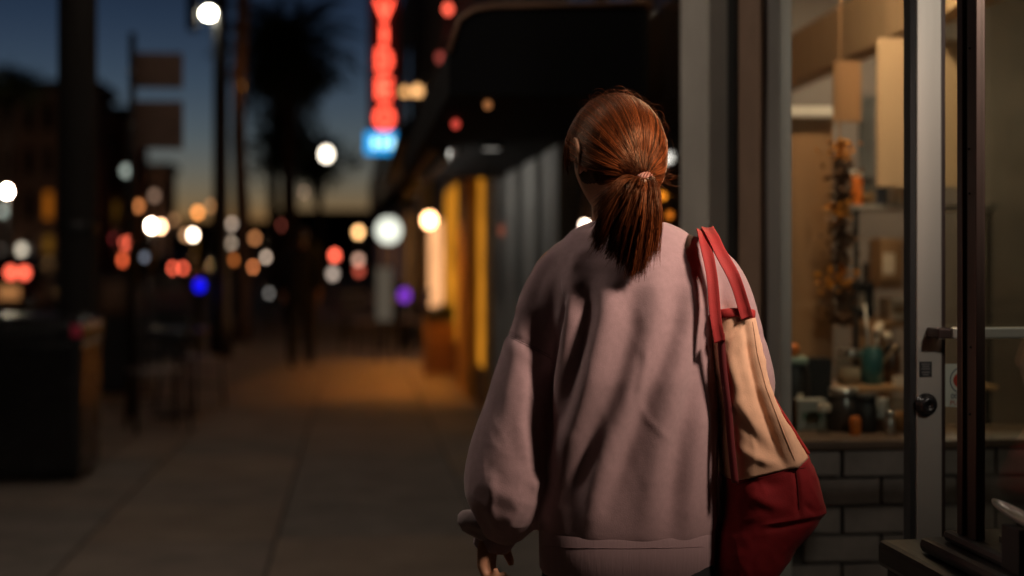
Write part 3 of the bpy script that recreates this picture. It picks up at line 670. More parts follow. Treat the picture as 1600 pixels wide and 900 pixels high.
sl = thing('street_lamp', (xq, Yl, 0), 'tall black street lamp with a hanging white lantern at the top', 'street lamp')
MB().lathe((xq, Yl, 0), [(.16, 0), (.15, .5), (.115, .6), (.105, 3), (.095, 7.2)], 16).build('post', M_black, sl, True)
MB().tube([(xq, Yl, p.z+.55), (p.x, Yl, p.z+.5), (p.x, Yl, p.z+.12)], .03, 8).build('arm', M_black, sl, True)
MB().ball(p, (.09, .09, .055), 10).build('globe', disc_emit('near street lamp', (1.9, 1.75, 1.35), .085, Yl, 14), sl, True)
MB().lathe((p.x, p.y, p.z+.055), [(.14, 0), (.12, .05), (.03, .1)], 16).build('lamp_cap', M_black, sl, True)
MB().box((XY(293, Yl), Yl-.1, ZY(56, Yl)), (XY(309, Yl), Yl+.1, ZY(-60, Yl))).build('banner', M_black, sl)
MB().tube([(xq, Yl, ZY(-40, Yl)), (XY(293, Yl), Yl, ZY(-40, Yl))], .02, 6).build('banner_arm', M_black, sl)
LAMPS = [
 (510, 241, 42, 'white globe street lamp in front of the dark trees', (1.7, 1.5, 1.2), .16, .4, -.9),
 (11, 299, 62, 'bright warm street lamp at the left edge of the view', WW, .11, 14, 0),
 (5, 330, 66, 'dim greenish street lamp below the bright one at the left edge', (.13, .15, .13), None, 0, 0),
 (197, 267, 52, 'pale grey green street lamp right of the thick pole', (.14, .16, .14), None, 0, 0),
 (237, 353, 104, 'brilliant white street lamp of the overlapping pair', WW, None, 3, 0),
 (251, 354, 106, 'warm yellow street lamp of the overlapping pair', WARM, None, .5, 0),
 (241, 306, 70, 'dull brown street lamp above the overlapping pair', (.10, .06, .04), None, 0, 0),
 (309, 332, 92, 'orange street lamp left of the tall black lamp post', OR, None, 0, 0),
 (302, 367, 150, 'white street lamp with brown neighbour under the orange one', WW, None, 0, 0),
 (290, 367, 146, 'brown dim street lamp touching the white one', (.22, .11, .05), None, 0, 0),
 (362, 350, 118, 'grey beige street lamp upper of two by the black lamp post', (.20, .15, .115), None, 0, 0),
 (361, 380, 132, 'grey beige street lamp lower of two by the black lamp post', (.24, .18, .13), None, 0, 0),
 (216, 322, 76, 'small orange street lamp between the signpost and far buildings', (.30, .10, .03), None, 0, 0),
 (330, 322, 88, 'dim amber street lamp next to the black lamp post', (.16, .07, .025), None, 0, 0),
 (398, 372, 110, 'dim orange street lamp right of the palm trunk', (.22, .085, .03), None, 0, 0),
 (436, 352, 96, 'faint red street lamp left of the dark palm trunks', (.14, .03, .02), None, 0, 0),
 (272, 344, 98, 'faint brown street lamp right of the overlapping pair', (.09, .045, .02), None, 0, 0),
 (465, 372, 100, 'faint grey street lamp above the walking figure', (.05, .04, .035), None, 0, 0),
 (560, 363, 60, 'golden street lamp left of the large white globe', (1.1, .58, .22), None, 0, 0),
]
for px, py, Y, lb, c, r, e, arm in LAMPS: street_lamp(px, py, Y, lb, c, r, e, arm=arm, group='lit street lamps')
# street lamp added out of view at the kerb to light facade and pavement
sb = thing('street_lamp', (-1.9, 3.3, 0), 'tall black street lamp added out of view at the kerb', 'street lamp')
MB().lathe((-1.9, 3.3, 0), [(.16, 0), (.15, .5), (.115, .6), (.105, 3), (.095, 7.2)], 16).build('post', M_black, sb, True)
MB().tube([(-1.9, 3.3, 4.9), (-1.75, 3.3, 4.9), (-1.6, 3.3, 4.6)], .03, 8).build('arm', M_black, sb, True)
MB().ball((-1.6, 3.3, 4.35), (.18, .18, .14), 12).build('globe', emit('added lamp out of view', (1, .85, .70), 92), sb, True)
MB().lathe((-1.6, 3.3, 4.47), [(.2, 0), (.16, .06), (.03, .12)], 16).build('lamp_cap', M_black, sb, True)
# parking meters with lit heads along the kerb
def meter(px, py, Y, label, c, r=.05):
    p = W(px, py, Y); t = thing('parking_meter', (p.x, Y, 0), label, 'parking meter', 'parking meters along the kerb')
    MB().lathe((p.x, Y, 0), [(.06, 0), (.03, .03), (.025, p.z-.17)], 10).build('post', M_black, t, True)
    MB().lathe((p.x, Y, p.z-.17), [(.05, 0), (.085, .03), (.09, .2), (.075, .27), (.02, .31)], 14).build('meter_head', M_black, t, True)
    MB().lathe((0, 0, 0), [(r, 0), (r*.9, .012)], 16).build('display', disc_emit('meter '+label, c, r, Y), t, M=Matrix.Translation((p.x, Y-.091, p.z)) @ Matrix.Rotation(math.pi/2, 4, 'X'))
meter(416, 402, 33, 'parking meter with a pale lit display by the palm trunk', (.27, .20, .15))
meter(350, 406, 22.7, 'parking meter with an orange display below the grey lamps', (.34, .10, .02))
meter(367, 406, 24.5, 'parking meter with a duller orange display just beyond', (.20, .055, .012))
meter(228, 402, 14.3, 'parking meter with a bluish display past the signpost', (.055, .06, .075), .03)
meter(421, 458, 30, 'low parking meter with a faint grey display', (.06, .055, .05))
# low light bollards
def bollard(px, py, Y, label, c, r=.07):
    p = W(px, py, Y); t = thing('light_bollard', (p.x, Y, 0), label, 'bollard', 'lit bollards')
    MB().lathe((p.x, Y, 0), [(.09, 0), (.08, .04), (.07, p.z-r)], 14).build('post', M_black, t, True)
    MB().ball(p, r, 10).build('globe', disc_emit('bollard '+label, c, r, Y), t, True)
    MB().lathe((p.x, Y, p.z+r*.9), [(.07, 0), (.08, .02), (.03, .05)], 14).build('cap', M_black, t, True)
bollard(312, 446, 19.2, 'bollard with a deep blue lamp', (.003, .004, .55))
bollard(350, 463, 22.3, 'bollard with a faint purple lamp', (.02, .004, .04))
bollard(632, 461, 21, 'bollard with a violet lamp near the glowing doorway', (.11, .02, .30), .09)
# red lanterns on thin stands of the cafe beyond
def lantern(px, py, Y, label, c, r=.10):
    p = W(px, py, Y); t = thing('lantern', (p.x, Y, 0), label, 'lantern', 'lanterns on stands')
    MB().lathe((p.x, Y, 0), [(.16, 0), (.15, .02), (.015, .04), (.013, p.z-r)], 12).build('stand', M_black, t, True)
    MB().ball(p, r, 10).build('globe', disc_emit('lantern '+label, c, r, Y), t, True)
    MB().lathe((p.x, Y, p.z+r*.95), [(.05, 0), (.05, .02), (.01, .05)], 10).build('cap', M_black, t)
RED = (1.0, .13, .07)
lantern(523, 399, 40, 'bright red lantern higher of the two by the walking figure', RED)
lantern(560, 406, 41, 'pinkish grey lantern overlapping a dull red one', (.30, .17, .12))
lantern(561, 423, 38, 'dull red lantern partly behind the pinkish one', (.22, .035, .02))
lantern(520, 428, 36, 'pale grey lantern beneath the bright red one', (.27, .21, .17))
# ================================================================== CARS
def car(Y, xr, label, m, tail, lampY=None, lit=True, scale=1.0, lampc=None):
    """rear right corner at (xr, Y); the car points away from the camera"""
    Wd, Ln, H = 1.82*scale, 4.5, 1.68*scale
    xc = xr-Wd/2; t = thing('parked_car', (xc, Y+Ln/2, -.12), label, 'car', 'cars on the street')
    prof = [(0, .35), (-.03, .55), (.0, .95), (.10, 1.02), (.40, 1.62), (.9, 1.70), (2.2, 1.68), (3.05, 1.05), (4.3, .90), (4.5, .7), (4.48, .35)]
    R = []
    for fx in (-1, -.93, -.5, 0, .5, .93, 1):
        R.append([(xc+fx*Wd/2*(1-.17*max(0, (z-1.0)/.7)), Y+y*1.0+(.03 if abs(fx) == 1 else 0), (z*(1-.02*abs(fx)**4))*scale-.12) for y, z in prof])
    MB().rings(R).build('car_body', m, t, True, .02)
    MB().add([(xc-Wd*.36, Y+.105, 1.08-.12), (xc+Wd*.36, Y+.105, 1.08-.12), (xc+Wd*.33, Y+.335, 1.55-.12), (xc-Wd*.33, Y+.335, 1.55-.12),
              (xc-Wd*.36, Y+.14, 1.06-.12), (xc+Wd*.36, Y+.14, 1.06-.12), (xc+Wd*.33, Y+.38, 1.53-.12), (xc-Wd*.33, Y+.38, 1.53-.12)],
             [(0, 1, 2, 3), (4, 7, 6, 5), (0, 4, 5, 1), (3, 2, 6, 7), (0, 3, 7, 4), (1, 5, 6, 2)]).build('rear_window', M_carglass, t)
    for sx in (-1, 1):
        MB().add([(xc+sx*(Wd/2*.985+.004-.1*max(0, z-1.02)*1.0), Y+y, z-.12) for y, z in ((.55, 1.06), (2.85, 1.06), (2.2, 1.56), (.75, 1.56))] + [(xc+sx*(Wd/2*.985-.04-.1*max(0, z-1.02)), Y+y, z-.12) for y, z in ((.55, 1.06), (2.85, 1.06), (2.2, 1.56), (.75, 1.56))],
                 [(0, 1, 2, 3), (4, 7, 6, 5), (0, 4, 5, 1), (1, 5, 6, 2), (2, 6, 7, 3), (3, 7, 4, 0)]).build('side_window', M_carglass, t)
        for yy in (.85, 3.6):
            Mx = Matrix.Translation((xc+sx*(Wd/2-.1), Y+yy, .20)) @ Matrix.Rotation(math.pi/2, 4, 'Y')
            wh = MB().lathe((0, 0, 0), [(.24, -.115), (.31, -.1), (.325, 0), (.31, .1), (.24, .115)], 22).build('wheel', M_tyre, t, True, M=Mx)
            MB().lathe((0, 0, 0), [(.2, -.118), (.2, .118)], 18).build('rim', M_alud, wh, M=Mx)
        MB().box((xc+sx*(Wd/2-.02), Y+2.6, .93), (xc+sx*(Wd/2+.16), Y+2.7, 1.05)).build('mirror', m, t, bevel=.02)
    MB().box((xc-Wd*.46, Y-.06, .28), (xc+Wd*.46, Y-.005, .46)).build('bumper', mat('grey bumper', (.16, .15, .145), .5), t, bevel=.03)
    MB().box((xc-.26, Y-.045, .60), (xc+.26, Y-.03, .72)).build('number_plate', mat('number plate', (.5, .4, .3), .5), t)
    for px, py in tail:
        p = W(px, py, Y-.03); r = .055 if Y < 30 else .10
        MB().ball((p.x, Y-.03, p.z), (r, .03, r), 8).build('tail_lamp', disc_emit('tail %s %d' % (label, px), lampc or (RED if lit else (.16, .02, .012)), r, Y), t, True)
    return t
c1 = car(30, XY(58, 30), 'dark parked car with two bright red tail lamps at the left edge', M_car, [(17, 426), (38, 426)], scale=.86)
p = W(14, 457, 29.9); MB().box((p.x-.2, 29.90, p.z-.12), (p.x+.2, 29.935, p.z+.12)).build('plate_lamp', emit('amber plate glow', (1, .42, .14), .42), c1)
car(46, XY(102, 46), 'grey car with a dull red tail lamp beyond the dark parked car', M_car2, [(87, 440), (60, 440)], lit=False)
car(90, XY(500, 90), 'far car with red tail lamps behind the walking figure', M_car, [(491, 419), (458, 420)])
car(96, XY(430, 96), 'far grey car with dull orange lamps left of the walking figure', M_car2, [(395, 417), (424, 417)], lampc=(.30, .09, .03))
car(120, XY(360, 120), 'farthest car with warm lamps beside the black lamp post', M_car, [(330, 413), (354, 413)], lampc=(.45, .26, .12))
car(66, XY(298, 66), 'dark car with red lamps beyond the signpost', M_car, [(270, 419), (286, 419)], lampc=(.45, .06, .03))
# ================================================================== FAR SIDE OF THE STREET
def far_building(x0, x1, Y, dep, H, label, m, rows, cols, lit, roof=True):
    t = thing('far_building', ((x0+x1)/2, Y, 0), label, 'building')
    MB().box((x0, Y, -.13), (x1, Y+dep, H)).build('wall', m, t)
    MB().box((x0-.3, Y-.3, H+.001), (x1+.3, Y+dep+.3, H+.5)).build('cornice', M_darkwall, t)
    fw = (x1-x0)/cols; fh = (H-1)/rows
    for r in range(rows):
        for c in range(cols):
            a, b = x0+fw*(c+.28), x0+fw*(c+.72); z0, z1 = .7+fh*(r+.22), .7+fh*(r+.82)
            wn = MB().box((a, Y-.05, z0), (b, Y-.001, z1)).build('window', lit.get((r, c), M_carglass), t)
            MB().box((a-.1, Y-.15, z0-.14), (b+.1, Y-.002, z0-.002)).build('window_sill', M_stucco, wn)
    return t
GO = glow_window('orange lit window', (1, .28, .02), .32, .6); GY = glow_window('yellow lit window', (1, .45, .05), .08, .6)
far_building(XY(-60, 75), XY(150, 75), 75, 5, ZY(150, 75), 'wide brown building with one orange lit window', M_farwall, 4, 7, {(1, 4): GO, (0, 4): GY})
far_building(XY(152, 84), XY(192, 84), 84, 10, ZY(186, 84), 'narrow brown building with a yellow lit window', M_farwall, 4, 2, {(1, 0): GY, (1, 1): GY})
far_building(XY(194, 110), XY(262, 110), 110, 5, ZY(268, 110), 'lower far building sloping to the street end', M_farwall, 2, 4, {})
far_building(XY(262, 170), XY(420, 170), 170, 30, ZY(352, 170), 'low dark buildings closing the street', M_darkwall, 1, 9, {(0, 2): GY, (0, 6): GY})
far_building(XY(420, 190), XY(600, 190), 190, 30, ZY(335, 190), 'dark block behind the trees at the street end', M_darkwall, 2, 8, {(0, 3): GY})
for k, (y0, y1, h) in enumerate(((8, 33, 9.5), (34, 66, 12))):
    t = thing('far_building', (-20, y0, 0), ('lower', 'taller')[k]+' brown building across the street outside the view', 'building')
    MB().box((-30, y0, -.13), (-18.2, y1, h)).build('wall', M_farwall, t); MB().box((-30.3, y0-.2, h+.001), (-17.8, y1+.2, h+.5)).build('cornice', M_darkwall, t)
    for r in range(3):
        for c in range(6):
            y = y0+1.5+c*(y1-y0-2)/6; MB().box((-18.199, y, 1+r*3), (-18.15, y+2, 2.9+r*3)).build('window', GY if (r*5+c) % 4 == 0 else M_carglass, t)
for px, py, Y, lb, c in ((7, 390, 74.3, 'grey wall lamp low on the wide brown building', (.07, .06, .05)), (34, 390, 74.3, 'beige wall lamp low on the wide brown building', (.30, .26, .20)),
                         (80, 408, 74.3, 'dull red wall lamp on the wide brown building', (.12, .02, .012)), (60, 418, 74.3, 'faint grey wall lamp near the dull red one', (.03, .03, .032)),
                         (172, 373, 83.2, 'dark red wall lamp on the narrow brown building', (.22, .025, .025)),
                         (475, 300, 189, 'faint brown wall lamp on the dark block', (.05, .03, .02))):
    t = wall_lamp(px, py, Y, lb, c, .2, xw=None); p = W(px, py, Y)
    MB().tube([(p.x, Y, p.z+.24), (p.x, Y+.9, p.z+.24)], .03, 6).build('bracket', M_black, t)
ts = thing('traffic_signal', (XY(196, 58), 58, 0), 'traffic signal showing two red lights', 'traffic light')
MB().lathe((XY(185, 58), 58, -.12), [(.09, 0), (.07, 3.2)], 12).build('post', M_black, ts, True)
for px, py, c in ((198, 380, (1.1, .16, .08)), (193, 406, (.62, .09, .03))):
    p = W(px, py, 58)
    h = MB().box((p.x-.19, 58.02, p.z-.3), (p.x+.19, 58.25, p.z+.3)).build('signal_housing', M_black, ts, bevel=.03)
    MB().lathe((0, 0, 0), [(.15, 0), (.12, .04), (.05, .06)], 18).build('lens', disc_emit('signal %d' % py, c, .15, 58), h, True, M=Matrix.Translation((p.x, 58.018, p.z)) @ Matrix.Rotation(math.pi/2, 4, 'X'))
    MB().box((p.x-.3, 58.1, p.z-.03), (p.x-.191, 58.14, p.z+.03)).build('bracket', M_black, ts)
# ================================================================== TREES
def leaf_crown(c, rad, n, size, clumps=26):
    mb = MB(); cl = []
    for k in range(clumps):
        d = Vector((random.gauss(0, 1), random.gauss(0, 1), random.gauss(0, 1))).normalized()*random.uniform(.3, 1)
        cl.append((Vector((c[0]+d.x*rad[0], c[1]+d.y*rad[1], c[2]+d.z*rad[2])), random.uniform(.25, .42)*min(rad)))
    for k in range(n):
        q, s = random.choice(cl); p = q+Vector((random.gauss(0, s), random.gauss(0, s), random.gauss(0, s*.8)))
        t = Matrix.Rotation(random.uniform(0, 6.3), 3, 'Z') @ Matrix.Rotation(random.uniform(-1.2, 1.2), 3, 'X'); z = size*random.uniform(.6, 1.3)
        mb.quad([p + t @ Vector(v)*z for v in ((-1, 0, 0), (0, -.5, .1), (1, 0, 0), (0, .5, .1))])
    return mb, cl
def broadleaf(px, Y, pyc, rad, label, n=2600, size=.12):
    x = XY(px, Y); zc = ZY(pyc, Y); t = thing('street_tree', (x, Y, 0), label, 'tree', 'trees along the kerb')
    tr = MB().tube([(x, Y, 0), (x+.05, Y, zc*.35), (x-.03, Y, zc*.7), (x, Y, zc)], [.17, .13, .11, .05], 10)
    crown, cl = leaf_crown((x, Y, zc), rad, n, size)
    for q, s in cl[:9]: tr.tube([(x, Y, zc*.62), ((x+q.x)/2, (Y+q.y)/2, (zc*.7+q.z)/2+.1), q], [.06, .04, .015], 6)
    tr.build('trunk', M_bark, t, True); crown.build('crown', M_leaf, t)
def palm(px, Y, H, label, fl=2.4, nf=34, r=.125):
    x = XY(px, Y); t = thing('palm_tree', (x, Y, 0), label, 'palm tree', 'palms along the kerb')
    P = [(x+.04*math.sin(k*.7), Y, H*k/14) for k in range(15)]
    MB().tube(P, [r*1.25]+[r*(1-.02*k)*(1+.05*(k % 2)) for k in range(14)], 14).build('trunk', M_bark, t, True)
    mb = MB()
    for k in range(nf):
        a = k*2.399; el = math.radians(75-120*k/nf); L = fl*random.uniform(.8, 1.1); o = Vector(P[-1]); pr = []
        for i in range(9):
            s = i/8*L; e = el-1.1*(i/8)**1.4
            if i: o = o+Vector((math.cos(a)*math.cos(e), math.sin(a)*math.cos(e), math.sin(e)))*(L/8)
            pr.append(o.copy())
        mb.tube(pr, [.025*(1-.1*i) for i in range(9)], 4)
        sd = Vector((-math.sin(a), math.cos(a), 0))
        for i in range(1, 33):
            f = i/33*8; j = int(f); p = pr[j].lerp(pr[min(8, j+1)], f-j); ln = .45*math.sin(math.pi*min(1, .15+.85*i/33))+.12
            fw = (pr[min(8, j+1)]-pr[j]).normalized()
            for s in (-1, 1):
                e = p+sd*s*ln*.8+fw*ln*.55+Vector((0, 0, -.28*ln)); m_ = p.lerp(e, .5)
                mb.quad([p, m_+fw*.025, e, m_-fw*.025])
    mb.build('crown', M_leaf, t)
palm(377, 23.5, 7.6, 'orange lit palm trunk beside the black lamp post')
palm(452, 33, 6.3, 'dark palm with drooping fronds above the walking figure', 1.9, 38, .16)
palm(428, 47, 8.4, 'taller dark palm behind the drooping one', 2.6, 34, .2)
broadleaf(500, 50, 258, (1.35, 1.35, .8), 'dark low street tree under the white globe lamp')
broadleaf(455, 40, 120, (1.1, 1.1, 1.3), 'dark leafy street tree among the palms')
broadleaf(450, 46, 225, (1.3, 1.3, 1.1), 'dark street tree below the drooping palm')
broadleaf(10, 68, 142, (2.0, 2, .9), 'small dark tree above the wide brown building', 1600, .16)
# sodium lamp washing the palm trunk
p = W(374, 40, 22.4)
pl = thing('flood_lamp', (XY(377, 23.5), 23.3, 4.5), 'small amber floodlight strapped to the palm trunk', 'lamp')
q = Vector((p.x+.02, 22.75, 4.05))
MB().tube([q, q+Vector((0, .12, .0))], [.05, .03], 12).build('housing', M_black, pl, True); MB().tube([q+Vector((0, .1, 0)), (q.x, 23.36, q.z)], .012, 6).build('bracket', M_black, pl)
lamp(pl, 'flood_light', q+Vector((0, -.05, .1)), 5, (1, .36, .06), .05)
# ================================================================== CAFE GROUP, CRATE, BOARD on the lit pavement
def table(px, Y, label):
    x = XY(px, Y); t = thing('cafe_table', (x, Y, 0), label, 'table')
    MB().lathe((x, Y, .72), [(.35, 0), (.36, .015), (.35, .03)], 24).build('tabletop', mat('pinkish tabletop', (.42, .27, .22), .45), t, True)
    MB().lathe((x, Y, 0), [(.22, 0), (.2, .02), (.03, .04), (.03, .719)], 14).build('pedestal', M_black, t, True)
table(600, 21.5, 'round cafe table on the amber lit pavement')
table(540, 25.5, 'second round cafe table further along the pavement')
chair(XY(566, 20.6), 20.6, .5, 'dark cafe chair left of the nearer round table', 'chairs at the cafe tables')
chair(XY(640, 20.8), 20.8, -1.2, 'dark cafe chair right of the nearer round table', 'chairs at the cafe tables')
Yc = 16.4; cr = thing('planter_crate', (XY(700, Yc), Yc, 0), 'wooden planter crate in front of the yellow pillar', 'planter')
xa0, xa1 = XY(662, Yc), XY(738, Yc)
MB().box((xa0+.03, Yc+.03, .03), (xa1-.03, Yc+.40, .58)).build('soil_box', M_stucco, cr)
for k in range(5): MB().box((xa0, Yc, .04+k*.115), (xa1, Yc+.028, .14+k*.115)).build('plank', mat('orange timber', (.36, .16, .05), .7, var=.3, vscale=4), cr, bevel=.004)
for sx in (xa0, xa1-.05): MB().box((sx, Yc-.02, 0), (sx+.05, Yc-.001, .64)).build('corner_post', M_wood3, cr)
shr, _ = leaf_crown(((xa0+xa1)/2, Yc+.2, .72), (.24, .16, .14), 500, .04, 12); shr.build('foliage', M_leaf, cr)
Ya = 18.6; x0, x1, z0, z1 = XY(588, Ya), XY(613, Ya), ZY(500, Ya), ZY(418, Ya)
ab = thing('menu_board', ((x0+x1)/2, Ya, 0), 'narrow white lit menu board on two legs near the violet lamp', 'sign')
MB().box((x0, Ya, z0), (x1, Ya+.03, z1)).build('board', emit('lit menu face', (.9, .72, .52), .09), ab, bevel=.004)
MB().box((x0-.02, Ya+.031, z0-.02), (x1+.02, Ya+.05, z1+.02)).build('frame', M_black, ab)
for x in (x0, x1-.02): MB().box((x, Ya+.032, 0), (x+.02, Ya+.049, z0-.021)).build('leg', M_black, ab)
# ================================================================== PEOPLE
def sring(cx, cy, z, a, b, e=2.4, n=48):
    R = []
    for k in range(n):
        t = 2*math.pi*k/n; c, s = math.cos(t), math.sin(t)
        R.append((cx+a*math.copysign(abs(c)**(2/e), c), cy+b*math.copysign(abs(s)**(2/e), s), z))
    return R
def smooth_path(P, n=6):
    """Catmull-Rom through points with a radius as 4th value"""
    P = [np.array(p, float) for p in P]; Q = [2*P[0]-P[1]]+P+[2*P[-1]-P[-2]]; out = []
    for i in range(1, len(Q)-2):
        for k in range(n):
            t = k/n; a, b, c, d = Q[i-1:i+3]
            out.append(.5*((2*b)+(-a+c)*t+(2*a-5*b+4*c-d)*t*t+(-a+3*b-3*c+d)*t**3))
    out.append(P[-1]); return out
def limb(mb, P, n=16, squash=1, k=6):
    S = smooth_path(P, k); return mb.tube([s[:3] for s in S], [max(s[3], .002) for s in S], n, squash)
def head_shape(mb, c, yaw, s=1.0):
    Rz = Matrix.Rotation(yaw, 3, 'Z'); c = Vector(c); n = 26; m = 40; R = []
    for i in range(1, n):
        a = math.pi*i/n; z = -math.cos(a); rr = math.sin(a); ring = []
        for k in range(m):
            t = 2*math.pi*k/m; x, y = math.cos(t)*rr, math.sin(t)*rr      # y>0 is the face
            low = max(0, -z)
            X = x*.074*(1-.30*low**1.6); Y = y*(.094 if y < 0 else .092); Z = z*(.108 if z > 0 else .122)
            if y < 0: Y *= 1-.40*low**1.3                                 # nape
            if y > 0:
                g = lambda x0, z0, w, h: math.exp(-((X-x0)/w)**2-((Z-z0)/h)**2)*min(1, y*2)
                Y += .022*g(0, -.030, .011, .020)+.010*g(0, -.006, .008, .022)        # nose
                Y += -.009*g(.031, .004, .014, .010)-.009*g(-.031, .004, .014, .010)  # eye sockets
                Y += .005*g(0, .024, .045, .008)                                      # brow
                Y += .008*g(0, -.066, .018, .006)+.007*g(0, -.076, .015, .005)        # lips
                Y += .010*g(0, -.104, .020, .014)                                     # chin
                Y += .004*g(.045, -.030, .018, .018)+.004*g(-.045, -.030, .018, .018)
            ring.append(tuple(c+(Rz @ Vector((X, Y, Z)))*s))
        R.append(ring)
    mb.rings(R)
    for sx in (-1, 1):                                                   # ears
        e = lambda y, z, o: tuple(c+(Rz @ Vector((sx*(.074+o*(1.25 if sx < 0 else .25)), y, z-.004)))*s)
        limb(mb, [(*e(.010, .010, .0), .005*s), (*e(.006, .028, .008), .006*s), (*e(-.012, .032, .014), .006*s), (*e(-.024, .014, .016), .006*s), (*e(-.020, -.012, .012), .0055*s), (*e(-.006, -.030, .006), .007*s)], 8, 1, 4)
        limb(mb, [(*e(-.004, .018, .002), .008*s), (*e(-.010, .0, .004), .010*s), (*e(-.005, -.020, .002), .007*s)], 8, 1, 3)
def hand_shape(mb, wrist, dn, nrm, acr, curl=1.0, s=1.0, thumb=1):
    """palm and five fingers; dn along the hand, nrm out of the palm, acr towards the thumb"""
    wr, dn, nrm, acr = [Vector(v) for v in (wrist, dn, nrm, acr)]
    P = lambda d, a, n: wr+(dn*d+acr*a+nrm*n)*s
    for a0, a1, r in ((-.008, -.027, .012), (-.003, -.009, .0125), (.003, .009, .0125), (.008, .027, .0125)):
        limb(mb, [(*P(-.03, a0, 0), .019*s), (*P(.0, a0*1.3, 0), .016*s), (*P(.045, (a0+a1)/2*1.1, .002), .0145*s), (*P(.084, a1, .004), .0105*s)], 12, 1, 4)
    for a, L, sp, cu in ((.027, .070, .004, .75), (.009, .078, .001, .95), (-.009, .073, -.002, 1.1), (-.027, .058, -.006, 1.25)):
        p = P(.080, a, .003); ang = .35*curl*cu; q = [(*p, .0098*s)]
        for seg, rr in ((.44, .0092), (.31, .0082), (.25, .0066)):
            p = p+(dn*math.cos(ang)+nrm*math.sin(ang)+acr*sp*3)*L*seg*s; q.append((*p, rr*s)); ang += .75*curl*cu
        limb(mb, q, 10, 1, 4)
    limb(mb, [(*P(.012, .018, .004), .014*s), (*P(.035, .036, .016), .0125*s), (*P(.060, .044, .030), .0100*s), (*P(.082, .042, .044), .0078*s)], 10, 1, 4)
def person_label(o, l, c='person'): return tag(o, l, c)

# ---------------------------------------------------------------- the woman with the tote bag
def pt(px, py, y, r=None):
    return (lx(px, y), y, lz(py, y)) if r is None else (lx(px, y), y, lz(py, y), r)
HC = Vector((lx(962), .018, 1.519)); HY = math.radians(27)
body = MB()
head_shape(body, HC, HY)
limb(body, [(lx(970), .022, 1.36, .062), (lx(968), .020, 1.40, .052), (lx(965), .020, 1.44, .050), (lx(962), .022, 1.49, .052)], 20)
body.rings([sring(-.004, .012, z, a, b) for z, a, b in ((.80, .135, .10), (.95, .125, .095), (1.08, .115, .085), (1.2, .13, .085), (1.3, .135, .075), (1.345, .12, .055), (1.375, .06, .045))])
limb(body, [pt(900, 410, .01, .05), pt(866, 440, .01, .048), pt(835, 540, .0, .042), pt(800, 660, .02, .036), pt(775, 780, .03, .028), pt(768, 822, .03, .024)], 16)
hand_shape(body, pt(765, 818, .03), Vector((-.12, -.02, -.99)).normalized(), Vector((.93, -.35, -.11)).normalized(), Vector((.33, .93, -.06)).normalized(), 1.45, .96)
limb(body, [pt(1075, 410, .01, .05), pt(1115, 440, .01, .048), pt(1150, 530, .01, .042), pt(1156, 605, .03, .038), pt(1150, 606, .12, .034), pt(1140, 585, .22, .027), pt(1132, 575, .26, .024)], 16)
hand_shape(body, pt(1132, 575, .26), Vector((-.2, .93, .3)).normalized(), Vector((-.8, -.3, .5)).normalized(), Vector((-.5, .1, .85)).normalized(), 1.2, .98)
for sx, fy, kb in ((-1, .16, .05), (1, -.20, .0)):
    hx = -.004+sx*.085
    limb(body, [(hx, .012, .86, .076), (hx, .025+fy*.25, .66, .070), (hx-.004*sx, .045+fy*.6, .46, .052), (hx, .02+fy*.85, .28, .048), (hx, fy*1.0, .10, .036), (hx, fy*1.0, .055, .034)], 16)
    limb(body, [(hx, fy-.04, .045, .032), (hx, fy+.06, .04, .034), (hx+.01*sx, fy+.15, .03, .028)], 12, .9)
me = remesh(body, .0042, 3, .45)
woman = link('person', me, M_skin, None, True); woman.matrix_world = PM; woman.location = PLOC; woman.rotation_euler = (0, 0, -PSI)
person_label(woman, 'person seen from behind in a dusty pink sweatshirt with a reddish ponytail')
def wchild(name, me, m, parent=woman, smooth=True):
    o = bpy.data.objects.new(name, me); col.objects.link(o); me.materials.clear(); me.materials.append(m)
    if smooth: me.polygons.foreach_set('use_smooth', [True]*len(me.polygons))
    o.parent = parent; return o
for sx in (-1, 1):
    c = HC+Matrix.Rotation(HY, 3, 'Z') @ Vector((sx*.031, .074, .004))
    wchild('eye', MB().ball(c, .0115, 8).mesh('eye'), mat('eye', (.5, .47, .44), .2))

# sweatshirt --------------------------------------------------------
M_shirt = mat('dusty pink cotton fleece', (.42, .272, .288), .88, var=.07, vscale=90, bump=.22, bscale=420, sheen=.25, spec=.25)
g = MB()
T = [(.792, 980, .158, .012, .108), (.806, 980, .167, .012, .115), (.83, 980, .170, .012, .117), (.86, 981, .170, .011, .118), (.90, 984, .166, .010, .119), (.95, 987, .163, .008, .121), (1.02, 990, .160, .004, .124),
     (1.10, 991, .158, .0, .128), (1.16, 993, .157, .0, .126), (1.22, 993, .158, .0, .122), (1.27, 992, .160, .0, .115), (1.31, 989, .155, .004, .104), (1.34, 986, .143, .010, .090), (1.362, 984, .124, .016, .078), (1.378, 983, .108, .020, .070), (1.388, 982, .088, .022, .064), (1.394, 982, .070, .022, .058)]
g.rings([sring(lx(c), cy, z, a, b, 2.5, 60) for z, c, a, cy, b in T])
limb(g, [pt(915, 400, .014, .048), pt(888, 424, .010, .056), pt(860, 465, .008, .054), pt(842, 512, .004, .050), pt(822, 570, .0, .054), pt(810, 635, .004, .065), pt(799, 700, .010, .078), pt(795, 750, .014, .084), pt(792, 788, .018, .077), pt(783, 818, .024, .056), pt(774, 838, .028, .036)], 28, 1.0, 6)
limb(g, [pt(1060, 400, .014, .048), pt(1094, 420, .010, .057), pt(1124, 454, .010, .056), pt(1143, 504, .012, .054), pt(1156, 560, .020, .058), pt(1163, 600, .04, .060), pt(1158, 616, .10, .056), pt(1150, 604, .16, .056), pt(1142, 590, .21, .052), pt(1136, 580, .245, .034)], 28, 1.0, 6)
sm = remesh(g, .0052, 7, .5)
